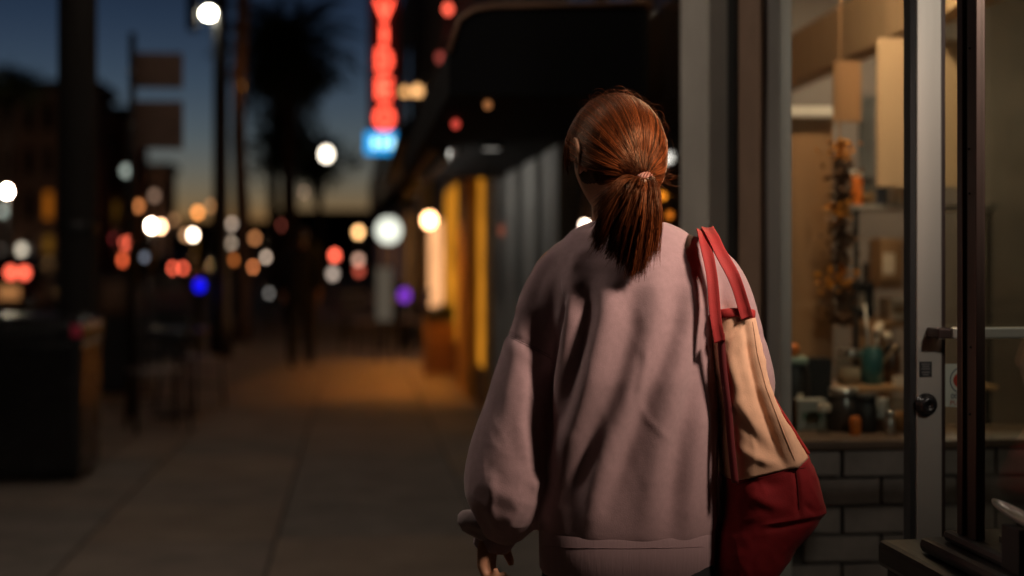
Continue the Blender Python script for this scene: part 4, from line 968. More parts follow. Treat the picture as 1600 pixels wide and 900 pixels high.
a = vco(sm); nn = vno(sm)
P = proj(a)
back = np.clip((.25-nn[:, 1])/.6, 0, 1)
left = P[:, 0] < np.interp(P[:, 1], [380, 470, 560, 640, 800, 900], [862, 884, 864, 859, 850, 838])   # left sleeve
tor = (~left) & (P[:, 0] < 1125)
FOLD = np.where(left, .75, .92); d = np.zeros(len(a)); S = lambda *q: stroke(P, *q)
# drapes of the back, running from the right shoulder down to the left hip
d += tor*back*(S([(900, 395), (893, 470), (884, 560), (872, 650), (864, 720)], 15, .013) + S([(922, 430), (914, 500), (897, 585), (877, 660), (862, 700)], 15, -.015)
  + S([(958, 425), (945, 500), (922, 585), (893, 670), (874, 740)], 20, .013) + S([(990, 440), (985, 520), (960, 610), (920, 700), (885, 780)], 17, -.008)
  + S([(1030, 400), (1026, 480), (1003, 570), (960, 680), (915, 800)], 22, .011) + S([(1062, 440), (1052, 520), (1018, 600), (985, 690), (950, 790)], 16, -.010)
  + S([(1088, 400), (1082, 480), (1058, 580), (1030, 690), (1005, 830)], 20, .010) + S([(1100, 500), (1088, 590), (1062, 700), (1045, 830)], 17, -.010)
  + S([(1100, 620), (1085, 720), (1070, 840)], 16, .008) + S([(950, 660), (932, 750), (922, 845)], 16, .004) + S([(930, 660), (906, 745), (893, 850)], 14, -.003)
  + S([(1003, 545), (998, 580), (988, 625)], 6, -.003) + S([(1010, 540), (1005, 580), (996, 625)], 7, .002) + S([(998, 630), (1012, 656), (1050, 690)], 5, .0018)
  + S([(880, 405), (900, 425), (912, 470)], 12, -.006) + S([(930, 385), (905, 400), (890, 425)], 9, .005))
# sleeve: shoulder seam, hanging fullness, crease by the elbow, gathers towards the cuff
d += left*(S([(786, 520), (800, 526), (830, 541), (868, 560)], 3.2, -.0055) + S([(783, 536), (800, 542), (830, 557), (866, 575)], 12, .004)
  + back*(S([(846, 470), (835, 540), (836, 620), (845, 690)], 11, -.007) + S([(822, 440), (812, 510), (800, 600), (785, 680)], 14, .006)
  + S([(820, 590), (812, 660), (820, 720)], 12, .006) + S([(835, 660), (846, 700), (856, 738)], 9, -.006) + S([(860, 700), (846, 745), (830, 770)], 10, .007)
  + S([(758, 720), (790, 752), (828, 760)], 9, -.002) + S([(748, 752), (785, 775), (830, 790)], 9, .002) + S([(745, 775), (775, 792), (812, 806)], 8, -.0015)
  + S([(770, 740), (768, 790), (772, 830)], 7, .005) + S([(818, 790), (800, 815), (782, 838)], 7, .003) + S([(745, 795), (760, 818), (770, 838)], 6, -.003)
  + S([(870, 400), (850, 430), (832, 480)], 10, -.005) + S([(848, 395), (828, 440), (815, 500)], 9, .004)))
d += back*S([(889, 455), (876, 520), (864, 590), (860, 650), (862, 715)], 5, -.014)/np.maximum(FOLD, .1)
right = P[:, 0] > 1125
d += right*(S([(1125, 470), (1150, 505), (1200, 530)], 7, -.004) + S([(1140, 400), (1165, 470), (1180, 560)], 10, .006) + S([(1155, 450), (1185, 540), (1195, 600)], 9, -.006))
d += .0012*noise_at(a, 22, 3, (1, 1, .55))*np.where(left, 1.2, .4) + .0026*noise_at(a, 9, 8, (1.2, 1, .35))
q = np.stack([a[:, 0]*1.0+a[:, 2]*.45, a[:, 1], a[:, 2]-a[:, 0]*.3], 1)
rid = 1-np.abs(noise_at(q, 13, 21, (1.5, 1, .5)))*2.2
d += back*np.clip(rid, 0, 1)**3*.0008*np.where(left, 2.0, .6)*np.clip((845-P[:, 1])/60, 0, 1)
rid2 = 1-np.abs(noise_at(a, 26, 31, (.7, 1, 1.2)))*2.2
low = np.clip((P[:, 1]-640)/120, 0, 1)*left
d += low*np.clip(rid2, 0, 1)**3*.0015
setco(sm, a+nn*(d*FOLD)[:, None]); relax(sm, 1, .35)
shirt = wchild('sweatshirt', sm, M_shirt)
hb = MB()
hb.rings([sring(lx(980), .012, z, a_, b_, 2.5, 90) for z, a_, b_ in ((.730, .162, .109), (.738, .1665, .1140), (.78, .1675, .1150), (.806, .1680, .1160), (.812, .1665, .1145))], cap=False)
hm = hb.mesh('hem_band'); wchild('hem_band', hm, mat('ribbed cotton', (.40, .268, .288), .9, var=.06, vscale=70, bump=.25, bscale=120, stretch=(3, 3, .2), sheen=.2), shirt)
M_rib = MATS['ribbed cotton']
cb = MB(); n = 40                                                        # neckband lies round the neck, higher at the nape
cb.rings([[(lx(972)+(.071+o*.9)*math.cos(2*math.pi*k/n), .02+(.062+o)*math.sin(2*math.pi*k/n), 1.388+h-.022*(math.sin(2*math.pi*k/n)+1)*.5*1.2) for k in range(n)] for o, h in ((.012, -.012), (.0075, .0), (.001, .009), (-.004, .012), (-.007, .008), (-.005, -.01))], cap=False)
wchild('neckband', cb.mesh('neckband'), M_rib, shirt)
# left cuff: ribbed band round the hand and the part of it that is turned out
cf = MB(); limb(cf, [pt(783, 826, .025, .040), pt(775, 838, .028, .0385), pt(769, 848, .030, .0375), pt(766, 858, .031, .035)], 24, .9)
wchild('cuff', remesh(cf, .004, 2), M_rib, shirt)
ff = MB(); limb(ff, [pt(778, 838, .018, .022), pt(762, 831, .010, .022), pt(748, 823, .006, .024), pt(732, 815, .006, .024), pt(722, 812, .008, .019), pt(716, 812, .010, .010)], 18, .75)
fm = remesh(ff, .004, 3); fa = vco(fm); fP = proj(fa); fn = vno(fm)
setco(fm, fa+fn*stroke(fP, [(722, 826), (738, 832), (756, 838)], 6, -.006)[:, None])
wchild('turned_cuff', fm, mat('cuff lining', (.40, .30, .30), .9, var=.07, bump=.3, bscale=200, sheen=.3), shirt)
rc = MB(); limb(rc, [pt(1138, 584, .235, .036), pt(1134, 578, .262, .033)], 20); wchild('cuff', remesh(rc, .005, 1), M_rib, shirt)
# trousers and shoes ------------------------------------------------
tr = MB()
tr.rings([sring(-.006, .012, z, a_, b_, 2.4, 40) for z, a_, b_ in ((.70, .148, .092), (.76, .150, .095), (.82, .146, .095))])
for sx, fy in ((-1, .16), (1, -.20)):
    hx = -.004+sx*.085
    limb(tr, [(hx, .012, .82, .078), (hx, .025+fy*.25, .66, .080), (hx-.004*sx, .045+fy*.6, .46, .068), (hx, .02+fy*.85, .28, .066), (hx, fy*1.0, .09, .060)], 18)
tm = remesh(tr, .008, 3); ta = vco(tm); setco(tm, ta+vno(tm)*(.004*noise_at(ta, 14, 2, (1, 1, .6)))[:, None])
wchild('trousers', tm, mat('dark denim', (.014, .014, .018), .85, bump=.3, bscale=300))
for sx, fy in ((-1, .16), (1, -.20)):
    hx = -.004+sx*.085; sh = MB()
    limb(sh, [(hx, fy-.05, .052, .036), (hx, fy+.0, .06, .046), (hx+.004*sx, fy+.08, .05, .046), (hx+.008*sx, fy+.15, .042, .038), (hx+.01*sx, fy+.19, .036, .024)], 16, .95)
    so = wchild('shoe', remesh(sh, .006, 2), mat('white trainer', (.5, .48, .45), .6))
    wchild('sole', MB().rings([sring(hx+.004*sx, fy+.07, z, .045*s_, .135*s_, 3, 24) for z, s_ in ((.001, .96), (.004, 1.0), (.02, 1.0), (.024, .97))]).mesh('sole'), M_white, so)

# hair --------------------------------------------------------------
def hair_material():
    m, n, l = new_mat('reddish brown hair')
    p = n.new('ShaderNodeBsdfPrincipled'); o = n.new('ShaderNodeOutputMaterial'); l.new(p.outputs[0], o.inputs[0])
    at = n.new('ShaderNodeAttribute'); at.attribute_name = 'tone'
    r = n.new('ShaderNodeValToRGB'); l.new(at.outputs['Fac'], r.inputs[0]); cr_ = r.color_ramp
    cr_.elements[0].color = (.020, .007, .003, 1); cr_.elements[1].color = (.40, .10, .026, 1)
    e = cr_.elements.new(.55); e.color = (.12, .030, .009, 1)
    l.new(r.outputs[0], p.inputs['Base Color']); p.inputs['Roughness'].default_value = .38; p.inputs['Specular IOR Level'].default_value = .42
    p.inputs['Specular Tint'].default_value = (1, .52, .26, 1)
    return m
M_hair = hair_material()
RH = np.array(Matrix.Rotation(HY, 3, 'Z')); HCn = np.array(HC)
def strands_mesh(name, paths, radii, tones, cap=None):
    """3-sided tapering tubes; paths (N,K,3)"""
    N, K, _ = paths.shape
    T_ = np.gradient(paths, axis=1); T_ /= np.linalg.norm(T_, axis=2, keepdims=True)+1e-9
    ref = np.array([.31, .53, .79]); A_ = np.cross(T_, ref); A_ /= np.linalg.norm(A_, axis=2, keepdims=True)+1e-9; B_ = np.cross(T_, A_)
    tp = np.interp(np.linspace(0, 1, K), [0, .08, .75, 1], [.6, 1, 1, .25])
    V = []
    for k in range(3):
        c, s = math.cos(k*2.0944), math.sin(k*2.0944)
        V.append(paths+(A_*c+B_*s)*(radii[:, None, None]*tp[None, :, None]))
    V = np.stack(V, 2).reshape(-1, 3)                                   # N,K,3 -> verts
    i = np.arange(N)[:, None, None]*K*3; k = np.arange(K-1)[None, :, None]*3; s = np.arange(3)[None, None, :]; s2 = (s+1) % 3
    F = np.stack([i+k+s, i+k+s2, i+k+3+s2, i+k+3+s], 3).reshape(-1, 4)
    tone = np.repeat(tones, K*3)
    if cap is not None:
        cv, cf_ = cap; F = np.concatenate([F, np.array(cf_)+len(V)]); tone = np.r_[tone, np.full(len(cv), .12)]; V = np.concatenate([V, np.array(cv)])
    me = bpy.data.meshes.new(name); me.vertices.add(len(V)); me.vertices.foreach_set('co', V.ravel())
    me.loops.add(len(F)*4); me.loops.foreach_set('vertex_index', F.ravel().astype(np.int32))
    me.polygons.add(len(F)); me.polygons.foreach_set('loop_start', np.arange(0, len(F)*4, 4, dtype=np.int32))
    me.update(calc_edges=True); me.validate()
    at = me.attributes.new('tone', 'FLOAT', 'POINT'); at.data.foreach_set('value', tone.astype(np.float32))
    return me
AX = np.array([.0925, .110, .1185])                                     # hair envelope of the skull
tie = np.array([-.012, -.121, -.050]); tdir = tie/AX; tdir /= np.linalg.norm(tdir)
def inhair(dv):
    x, y, z = dv.T
    top = (z > .45) & (y < .90)
    side = (z > -.05) & (z <= .45) & (y < np.where(z > .16, .60+.7*np.clip(z, 0, 1), -.22))
    nape = (z <= -.05) & (z > -.50) & (y < -.22-.5*(-z))
    return top | side | nape
N = 10500; dv = rng.normal(size=(N*3, 3)); dv /= np.linalg.norm(dv, axis=1)[:, None]; dv = dv[inhair(dv)][:N]; N = len(dv)
# most strands start at the hairline: push roots away from the tie
K = 14; t = np.linspace(0, 1, K)
push = np.where(rng.random(N) < .45, 1.4, rng.random(N)**.6)
far = dv.copy()
for _ in range(16):
    nx = far-.10*push[:, None]*(tdir-far*(far@tdir)[:, None]); nx /= np.linalg.norm(nx, axis=1)[:, None]
    ok = inhair(nx); far[ok] = nx[ok]
om = np.arccos(np.clip(far@tdir, -1, 1))[:, None, None]
sl_ = (np.sin((1-t)[None, :, None]*om)*far[:, None, :]+np.sin(t[None, :, None]*om)*tdir[None, None, :])/np.maximum(np.sin(om), 1e-4)
clump = noise_at(far, 7, 5)                                             # locks
side_ax = np.cross(far, tdir); side_ax /= np.linalg.norm(side_ax, axis=1)[:, None]+1e-9
sl_ = sl_+side_ax[:, None, :]*(np.sin(t*math.pi)[None, :, None]*(clump*.05+rng.normal(0, .012, N))[:, None, None])
lift = 1+.022*clump[:, None, None]*np.sin(t*math.pi)[None, :, None]+rng.normal(0, .010, N)[:, None, None]*np.sin(t*2.6+.3)[None, :, None]
pth = sl_*lift*AX
we = np.clip((t-.80)/.2, 0, 1)[None, :, None]**1.5
jit = rng.normal(0, .0045, (N, 3)); pth = pth*(1-we)+(tie+jit)[:, None, :]*we
pth = pth@RH.T+HCn
tones = np.clip(.44+.60*clump+.65*noise_at(far, 21, 2)+rng.normal(0, .20, N), 0, 1); rad = rng.uniform(.00034, .00072, N)
# loose fringe locks at the left temple and fly-aways
def extra(n, f):
    o = np.zeros((n, K, 3))
    for q in range(n): o[q] = f(q)
    return o
def temple(q):
    s = random.random(); r0 = np.array([-.90-.02*s, .10+.32*random.random(), .46-.3*s]); r0 = r0/np.linalg.norm(r0)*AX
    e = r0*np.array([1.0, 1.0, 1])+np.array([.002-.006*random.random(), -.012+.018*random.random(), -.030-.035*random.random()])
    m = (r0+e)/2+np.array([-.006, .004, .004]); tt = t[:, None]
    return (((1-tt)**2*r0+2*tt*(1-tt)*m+tt**2*e)@RH.T)+HCn
def fly(q):
    d0 = rng.normal(size=3); d0[2] = abs(d0[2])+.15; d0[1] = -abs(d0[1])*.6+.1; d0 /= np.linalg.norm(d0); p0 = d0*AX*.99
    tg = rng.normal(size=3); tg -= d0*(tg@d0); tg /= np.linalg.norm(tg); L = random.uniform(.015, .05); tt = t[:, None]
    return ((p0+d0*(.010*np.sin(tt*2.6)*random.uniform(.3, 1.6))+tg*L*tt+rng.normal(0, .003, 3)*tt**2)@RH.T)+HCn
def wisp(q):
    r0 = np.array([.93, -.28+.2*random.random(), -.10-.3*random.random()]); r0 = r0/np.linalg.norm(r0)*AX
    e = r0+np.array([.012+.03*random.random(), -.02*random.random(), -.022+.03*random.random()]); m = (r0+e)/2+np.array([.008, -.01, -.012]); tt = t[:, None]
    return (((1-tt)**2*r0+2*tt*(1-tt)*m+tt**2*e)@RH.T)+HCn
def napew(q):
    r0 = np.array([-.55+.9*random.random(), -.70, -.52]); r0 = r0/np.linalg.norm(r0)*AX; tt = t[:, None]
    e = r0+np.array([rng.normal(0, .012), -.006, -.02-.03*random.random()]); m = (r0+e)/2+np.array([0, -.008, 0])
    return (((1-tt)**2*r0+2*tt*(1-tt)*m+tt**2*e)@RH.T)+HCn
ex = np.concatenate([extra(120, temple), extra(150, fly), extra(26, wisp), extra(50, napew)])
er = np.r_[rng.uniform(.0004, .0007, 120), np.full(150, .00020), np.full(26, .00025), np.full(50, .0003)]
capn = MB()
hs = 22; R = []
for i in range(1, 30):
    a_ = math.pi*i/30; ring = []
    for k in range(44):
        th = 2*math.pi*k/44; v = np.array([math.sin(a_)*math.cos(th), math.sin(a_)*math.sin(th), -math.cos(a_)])
        s_ = .955 if inhair(v[None])[0] else .80
        ring.append(tuple((v*AX*s_)@RH.T+HCn))
    R.append(ring)
capn.rings(R, cap=False)
hmesh = strands_mesh('hair', np.concatenate([pth, ex]), np.r_[rad, er], np.r_[tones, np.clip(rng.normal(.5, .15, len(ex)), 0, 1)], (capn.v, capn.f))
hair = wchild('hair', hmesh, M_hair)
# ponytail
TW = tie@RH.T+HCn
M2 = 6500; u_ = rng.uniform(-1, 1, M2); wv = rng.normal(0, .5, M2); K2 = 14; t2 = np.linspace(0, 1, K2)
lock = np.round(u_*7+rng.normal(0, .25, M2)); lr = np.random.default_rng(3); lo = {k: lr.normal(0, 1, 3) for k in np.unique(lock)}
LO = np.array([lo[k] for k in lock])
exx = np.interp(u_, [-1, -.75, -.2, .4, .8, 1], [937, 950, 978, 1000, 1014, 1024]); exx = exx+LO[:, 0]*3+rng.normal(0, 3, M2)
epy = np.interp(u_, [-1, -.8, -.4, .0, .5, .85, 1], [380, 390, 410, 424, 419, 404, 384])+LO[:, 1]*7+rng.normal(0, 7, M2)-75*rng.random(M2)**3.5
ex0 = TW[0]+u_*.007; 
tp_ = np.zeros((M2, K2, 3))
endx, endz = lx(exx, -.13), lz(epy, -.13)
tt = t2[None, :]
bul = np.sin(np.pi*np.clip(tt*1.05, 0, 1))
flick = np.where(u_ < -.55, -1, np.where(u_ > .75, .15, 0))
tp_[:, :, 0] = ex0[:, None]+(endx-ex0)[:, None]*tt**(1.05)+(u_*.012)[:, None]*bul + (flick*.010)[:, None]*tt**4
tp_[:, :, 2] = TW[2]+(endz-TW[2])[:, None]*tt**1.12+.010*np.sin(np.pi*np.clip(tt*2, 0, 1))
ey = -.128-.010*rng.random(M2)
tp_[:, :, 1] = TW[1]+(ey-TW[1])[:, None]*tt-(.034+.012*(1-u_**2))[:, None]*np.sin(np.pi*tt**.8)+(wv*.016)[:, None]*np.sin(np.pi*np.clip(tt*.9+.02, 0, 1))
tp_ += (LO*np.array([.004, .004, .0]))[:, None, :]*np.sin(np.pi*tt)[:, :, None]+rng.normal(0, .0016, (M2, 1, 3))*tt[:, :, None]*2
tt_ = np.clip(.42+.16*LO[:, 2]+rng.normal(0, .17, M2), 0, 1)
wchild('ponytail', strands_mesh('ponytail', tp_, rng.uniform(.00032, .00065, M2), tt_), M_hair, hair)
tieb = MB(); nrm = (np.array([0, -.62, -.78])@RH.T); nv = Vector(nrm); ua = nv.cross(Vector((0, 0, 1))).normalized(); ub = nv.cross(ua)
tc0 = Vector(TW)+nv*.004
for q in range(5):
    ph = q*1.2
    tieb.tube([tc0+nv*(.0065*math.sin(3*s_+ph))+(ua*math.cos(s_)+ub*math.sin(s_))*(.0145+.0022*math.cos(3*s_+ph)) for s_ in np.linspace(0, 2*math.pi, 40)], .0023, 6, cap=False)
wchild('hair_tie', tieb.mesh('hair_tie'), mat('copper hair elastic', (.42, .17, .12), .4, var=.3, vscale=60), hair)

# ---------------------------------------------------------------- tote bag
M_cream = mat('cream canvas', (.84, .50, .33), .85, var=.06, vscale=60, bump=.25, bscale=420, sheen=.1, spec=.3)
M_red = mat('red canvas', (.29, .014, .019), .8, var=.12, vscale=60, bump=.25, bscale=420, sheen=.05, spec=.3)
M_strap = mat('red strap webbing', (.42, .028, .028), .75, var=.10, vscale=60, bump=.3, bscale=420)
bag = thing('tote_bag', PM @ Vector((lx(1190), .04, lz(930))), 'cream and red canvas tote bag hanging from the shoulder by red straps', 'bag', rz=-PSI)
rows = [(487, 1121, 1177, .04, 0), (494, 1120, 1179, .05, 0), (520, 1116, 1183, .07, 0), (560, 1119, 1191, .09, .02), (600, 1124, 1204, .11, .05), (640, 1130, 1222, .13, .12), (680, 1134, 1245, .145, .20), (712, 1138, 1262, .155, .28), (736, 1141, 1276, .16, .30)]
rows2 = [(737, 1141, 1276, .16, .30), (760, 1141, 1287, .165, .27), (785, 1139, 1296, .170, .20), (812, 1137, 1306, .172, .13), (816, 1136, 1305, .170, .12), (835, 1133, 1288, .160, .10), (865, 1131, 1256, .150, .05), (895, 1130, 1234, .14, .0), (925, 1132, 1205, .12, .0), (945, 1140, 1185, .10, .0)]
YB0 = -.135; BY = -.10
def bag_rows(rows, n=176):
    out = []
    f = lambda v, j: float(np.interp(v, range(len(rows)), [r[j] for r in rows]))
    for v in np.linspace(0, len(rows)-1, (len(rows)-1)*8+1):
        py, l_, r_, half, tilt = [f(v, j) for j in range(5)]
        cx, a_ = (lx(l_, BY)+lx(r_, BY))/2, (lx(r_, BY)-lx(l_, BY))/2; cy = YB0+half+.02; ring = []
        for k in range(n):
            th = 2*math.pi*k/n; c, s_ = math.cos(th), math.sin(th); e = 3.2
            x = a_*math.copysign(abs(c)**(2/e), c); y = half*math.copysign(abs(s_)**(2/e), s_)
            ring.append((cx+x, cy+y, lz(py, BY)+tilt*x*.9))
        out.append(ring)
    return out
def bag_panel(name, rows, m, folds, seed):
    mb = MB().rings(bag_rows(rows), cap=True); me = mb.mesh(name)
    b = bmesh.new(); b.from_mesh(me); bmesh.ops.recalc_face_normals(b, faces=b.faces); b.to_mesh(me); b.free(); me.update()
    a = vco(me); nn = vno(me); P = proj(a); bk = np.clip((.15-nn[:, 1])/.5, 0, 1)
    d = sum(stroke(P, *q) for q in folds)*bk + .0040*noise_at(a, 13, seed, (1, 1, .7)) + .0020*np.clip(1-np.abs(noise_at(a, 19, seed+5, (1, 1, .8)))*2.4, 0, 1)**2 + .0010*noise_at(a, 55, seed+2)
    setco(me, a+nn*d[:, None])
    me.transform(Matrix.Translation((0, 0, 0))); me.transform(PM)
    o = link(name, me, m, bag, True); return o
pc = bag_panel('canvas_body', rows, M_cream, [([(1176, 495), (1182, 550), (1194, 600), (1212, 650), (1230, 690), (1246, 735)], 7, .011), ([(1165, 500), (1172, 560), (1185, 620), (1205, 680), (1225, 730)], 7, -.009),
     ([(1126, 545), (1140, 525), (1160, 505)], 6, -.006), ([(1140, 560), (1150, 600), (1160, 640)], 9, .006), ([(1150, 650), (1185, 690), (1215, 718)], 10, -.006), ([(1138, 620), (1165, 645), (1190, 690)], 9, .005), ([(1150, 700), (1180, 715), (1215, 728)], 7, .005), ([(1195, 570), (1210, 620), (1235, 670)], 7, -.004)], 4)
pr = bag_panel('red_base', rows2, M_red, [([(1243, 722), (1247, 760), (1249, 810)], 3.5, -.006), ([(1194, 820), (1230, 814), (1270, 806), (1304, 798)], 3, .0035), ([(1190, 829), (1230, 823), (1270, 815), (1300, 807)], 5, -.0035), ([(1258, 790), (1275, 803), (1290, 800)], 5, -.005), ([(1170, 770), (1195, 785), (1225, 795)], 9, .005), ([(1160, 740), (1190, 755), (1220, 760)], 9, -.004)], 9)
def along(P3, r, name, m, parent=bag): return MB().tube([tuple(v[:3]) for v in smooth_path([(*p, 0) for p in P3], 8)], r, 8).build(name, m, parent, True, M=PM)
def edge(side, rows):
    return [(lx(r[1 if side < 0 else 2], BY)+side*.001, YB0+.02+r[3]*(.24 if side < 0 else .55), lz(r[0], BY)+r[4]*side*(lx(r[2], BY)-lx(r[1], BY))/2*.9) for r in rows]
le = [(x+.010, y-.022, z) for x, y, z in edge(-1, rows[2:])]
MB().rings([[(x-.006, y-.003, z), (x+.006, y-.008, z), (x+.007, y, z), (x-.006, y+.006, z)] for x, y, z in [tuple(v[:3]) for v in smooth_path([(*p, 0) for p in le], 5)]]).build('side_binding', mat('dark red binding', (.13, .008, .011), .8), bag, True, M=PM)
along(edge(1, rows[2:]), .0028, 'piping', M_strap)
n = 60; tb = MB()                                                        # bound top edge
cx, a_ = (lx(1120, BY)+lx(1178, BY))/2, (lx(1178, BY)-lx(1120, BY))/2+.002
def topring(o, h): return [(cx+(a_+o)*math.copysign(abs(math.cos(k*2*math.pi/n))**.625, math.cos(k*2*math.pi/n)), YB0+.02+.045+(.047+o)*math.copysign(abs(math.sin(k*2*math.pi/n))**.625, math.sin(k*2*math.pi/n)), lz(491, BY)+h+.10*(.03-abs(math.cos(k*2*math.pi/n))*.03)*1.5) for k in range(n)]
tb.rings([topring(.0015, -.008), topring(.003, -.006), topring(.003, .006), topring(.001, .008), topring(-.003, .007)], cap=False)
tb.build('top_binding', M_strap, bag, True, M=PM)
def strap(P3, wd, seed, name='strap'):
    S = [v[:3] for v in smooth_path([(*p, 0) for p in P3], 10)]; mb = MB(); R = []
    for i, p in enumerate(S):
        tg = Vector(S[min(i+1, len(S)-1)])-Vector(S[max(i-1, 0)]); tg.normalize()
        xx = Vector((1, .0, .0)); xx = (xx-tg*xx.dot(tg)).normalized(); nn_ = tg.cross(xx); p = Vector(p)
        tw = .07*math.sin(i*.17+seed); xx, nn_ = xx*math.cos(tw)+nn_*math.sin(tw), nn_*math.cos(tw)-xx*math.sin(tw)
        w_ = wd*(1+.02*math.sin(i*.4+seed*2)); p = p+xx*.0006*math.sin(i*.3+seed)
        pr_ = [(f*w_/2, .0026*(1-f*f)+.0012+.0007*(abs(abs(f)-.78) > .1)) for f in (-1, -.9, -.78, -.5, 0, .5, .78, .9, 1)]
        R.append([p+xx*u+nn_*h for u, h in pr_]+[p+xx*u+nn_*(h-.0032) for u, h in reversed(pr_)])
    return mb.rings(R).build(name, M_strap, bag, True, 0, M=PM)
strap([pt(1124, 535, -.128), pt(1119, 500, -.135), pt(1113, 440, -.130), pt(1105, 392, -.110), pt(1099, 369, -.080), pt(1097, 358, -.035), pt(1097, 358, .03), pt(1100, 368, .085), pt(1108, 420, .125), pt(1118, 480, .10), pt(1128, 515, .04)], .0205, 1.0)
strap([pt(1167, 497, -.122), pt(1161, 474, -.126), pt(1145, 430, -.128), pt(1124, 390, -.110), pt(1112, 367, -.079), pt(1106, 356, -.033), pt(1106, 356, .03), pt(1112, 368, .08), pt(1128, 420, .12), pt(1142, 470, .09), pt(1150, 496, .03)], .0225, 2.6)

# ---------------------------------------------------------------- stitched seams laid on the cloth surfaces
from mathutils.bvhtree import BVHTree
def seam(me, pts, r, m, parent, name='seam', local=True, inset=.0004, step=3.0):
    bv = BVHTree.FromPolygons([v.co for v in me.vertices], [p.vertices for p in me.polygons])
    o = Vector((-(PX0-800)/PPM, -D0, CAMZ)); o = o if local else PM @ o; run = []
    for (x0, y0), (x1, y1) in zip(pts[:-1], pts[1:]):
        n = max(2, int(math.hypot(x1-x0, y1-y0)/step))
        for k in range(n):
            f = k/n; q = Vector(pt(x0+(x1-x0)*f, y0+(y1-y0)*f, -.1)); q = q if local else PM @ q
            h = bv.ray_cast(o, (q-o).normalized())
            if h[0] is not None: run.append(h[0]-(q-o).normalized()*inset)
    if len(run) < 4: return
    run = [run[0]]+[(run[i-1]+run[i]*2+run[i+1])/4 for i in range(1, len(run)-1)]+[run[-1]]
    mb = MB().tube(run, r, 6)
    if local: wchild(name, mb.mesh(name), m, parent)
    else: mb.build(name, m, parent, True)
M_seam = mat('stitched seam', (.27, .18, .195), .9)
for line in ([(789, 521), (800, 525), (830, 540), (862, 557)], [(793, 526), (802, 529.5), (832, 544.5), (864, 562)], [(838, 398), (818, 440), (800, 500), (793, 521)]):
    seam(sm, line, .0008, M_seam, shirt)
seam(hm, [(850, 853), (900, 856), (980, 857), (1060, 856), (1104, 854)], .0005, M_seam, shirt)
M_cs = mat('cream stitching', (.66, .38, .25), .9); M_rs = mat('dark red stitching', (.13, .008, .010), .9)
seam(pc.data, [(1176, 503), (1184, 555), (1197, 605), (1216, 655), (1232, 695), (1243, 722)], .0007, M_cs, bag, local=False)
seam(pr.data, [(1243, 728), (1247, 762), (1249, 800)], .0008, M_rs, bag, local=False)
seam(pr.data, [(1150, 758), (1180, 747), (1215, 738), (1262, 730)], .0008, M_rs, bag, local=False)
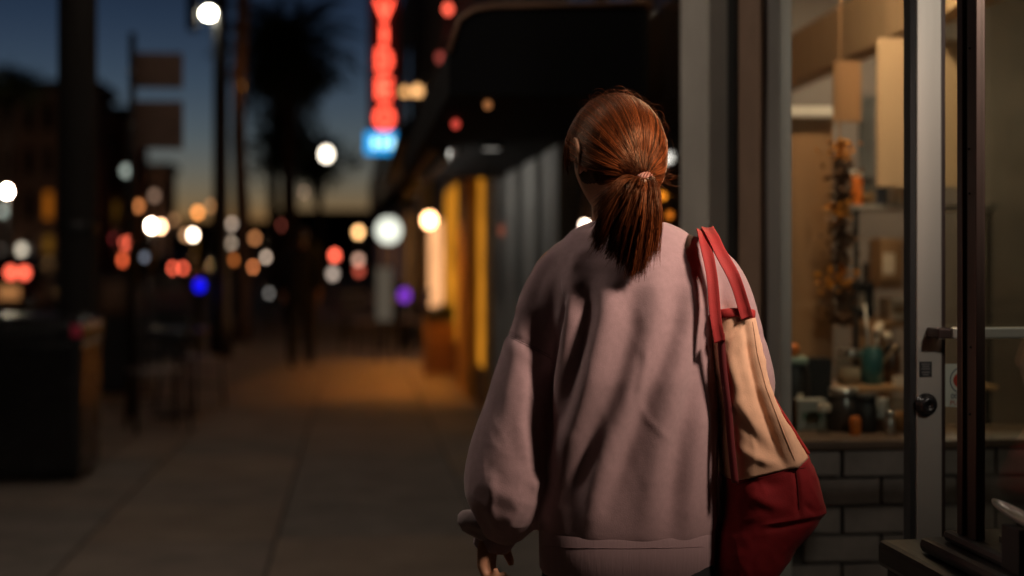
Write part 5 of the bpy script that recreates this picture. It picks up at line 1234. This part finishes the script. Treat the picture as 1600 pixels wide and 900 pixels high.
# ---------------------------------------------------------------- figures further along the pavement
def figure(px, Y, h, label, coat, legs, hairm, stride=.0, wide=1.0, rz=0):
    k = h/1.7; b = MB(); c = MB(); tr_ = MB()
    head_shape(b, (0, .02*k, 1.585*k), 0, .98*k)
    limb(b, [(0, .01, 1.42*k, .06*k), (0, .015, 1.52*k, .05*k)], 12)
    b.rings([sring(0, 0, z*k, a_*k, bb*k, 2.3, 24) for z, a_, bb in ((.82, .14, .10), (1.1, .12, .09), (1.35, .15, .09), (1.44, .07, .05))])
    c.rings([sring(0, 0, z*k, a_*k*wide, bb*k*wide, 2.4, 28) for z, a_, bb in ((.74, .18, .14), (.9, .185, .14), (1.1, .165, .13), (1.3, .19, .125), (1.4, .17, .10), (1.46, .09, .07))])
    for sx in (-1, 1):
        sw_ = stride*sx*.5
        A_ = [(sx*.17*k, 0, 1.38*k), (sx*.225*k, -.02-sw_*.3, 1.12*k), (sx*.225*k, .03-sw_*.7, .88*k)]
        limb(b, [(*A_[0], .05*k), (*A_[1], .042*k), (*A_[2], .03*k)], 10)
        limb(c, [(*A_[0], .07*k), (*A_[1], .06*k), (sx*.225*k, .02-sw_*.6, .92*k, .05*k)], 12)
        hand_shape(b, A_[2], (0, 0, -1), (-sx, 0, 0), (0, 1, 0), .8, k)
        L_ = [(sx*.09*k, 0, .86*k), (sx*.095*k, .03+sw_*.55, .48*k), (sx*.095*k, sw_, .09*k)]
        limb(b, [(*L_[0], .08*k), (*L_[1], .05*k), (*L_[2], .038*k)], 12); limb(tr_, [(*L_[0], .098*k), (*L_[1], .075*k), (*L_[2], .062*k)], 14)
        limb(b, [(sx*.095*k, sw_-.04, .045, .035), (sx*.1*k, sw_+.08, .04, .034), (sx*.105*k, sw_+.15, .03, .024)], 10)
    o = link('person', remesh(b, .011, 2), M_skin, None, True); tag(o, label, 'person')
    p = W(px, HOR, Y); o.location = (p.x, Y, 0); o.rotation_euler = (0, 0, rz)
    wchild('coat', remesh(c, .014, 3), coat, o); wchild('trousers', remesh(tr_, .014, 2), legs, o)
    hc = MB(); hc.ball((0, -.012*k, 1.60*k), (.088*k, .098*k, .105*k), 12); limb(hc, [(0, -.06*k, 1.58*k, .06*k), (0, -.075*k, 1.48*k, .045*k)], 12)
    wchild('hair', remesh(hc, .01, 2), hairm, o)
    for sx in (-1, 1):
        s_ = MB(); sw_ = stride*sx*.5; limb(s_, [(sx*.095*k, sw_-.06, .05, .045), (sx*.1*k, sw_+.07, .048, .046), (sx*.105*k, sw_+.18, .036, .028)], 12); wchild('shoe', remesh(s_, .01, 1), M_black, o)
    return o
MD = mat('near black cloth', (.010, .010, .012), .85); MK = mat('brown jacket cloth', (.075, .05, .04), .85)
figure(470, 17.9, 1.74, 'person in dark clothes walking away down the pavement', MD, MD, mat('dark hair', (.015, .01, .008), .5), .42)
Yk = 14.4; kx0, kx1 = XY(152, Yk), XY(206, Yk)
cab = thing('utility_cabinet', ((kx0+kx1)/2, Yk, 0), 'brown topped utility cabinet on a black base past the thick pole', 'cabinet')
MB().box((kx0+.02, Yk, .0), (kx1-.02, Yk+.3, ZY(495, Yk))).build('base', M_black, cab, bevel=.01)
MB().box((kx0, Yk-.02, ZY(495, Yk)+.001), (kx1, Yk+.32, ZY(428, Yk))).build('top_box', MK, cab, bevel=.015)
MB().box((kx0+.05, Yk-.024, ZY(485, Yk)), (kx1-.05, Yk-.0205, ZY(440, Yk))).build('door_panel', M_stucco, cab, bevel=.004)
MB().box((kx1-.09, Yk-.034, ZY(466, Yk)), (kx1-.07, Yk-.0245, ZY(458, Yk))).build('handle', M_black, cab)
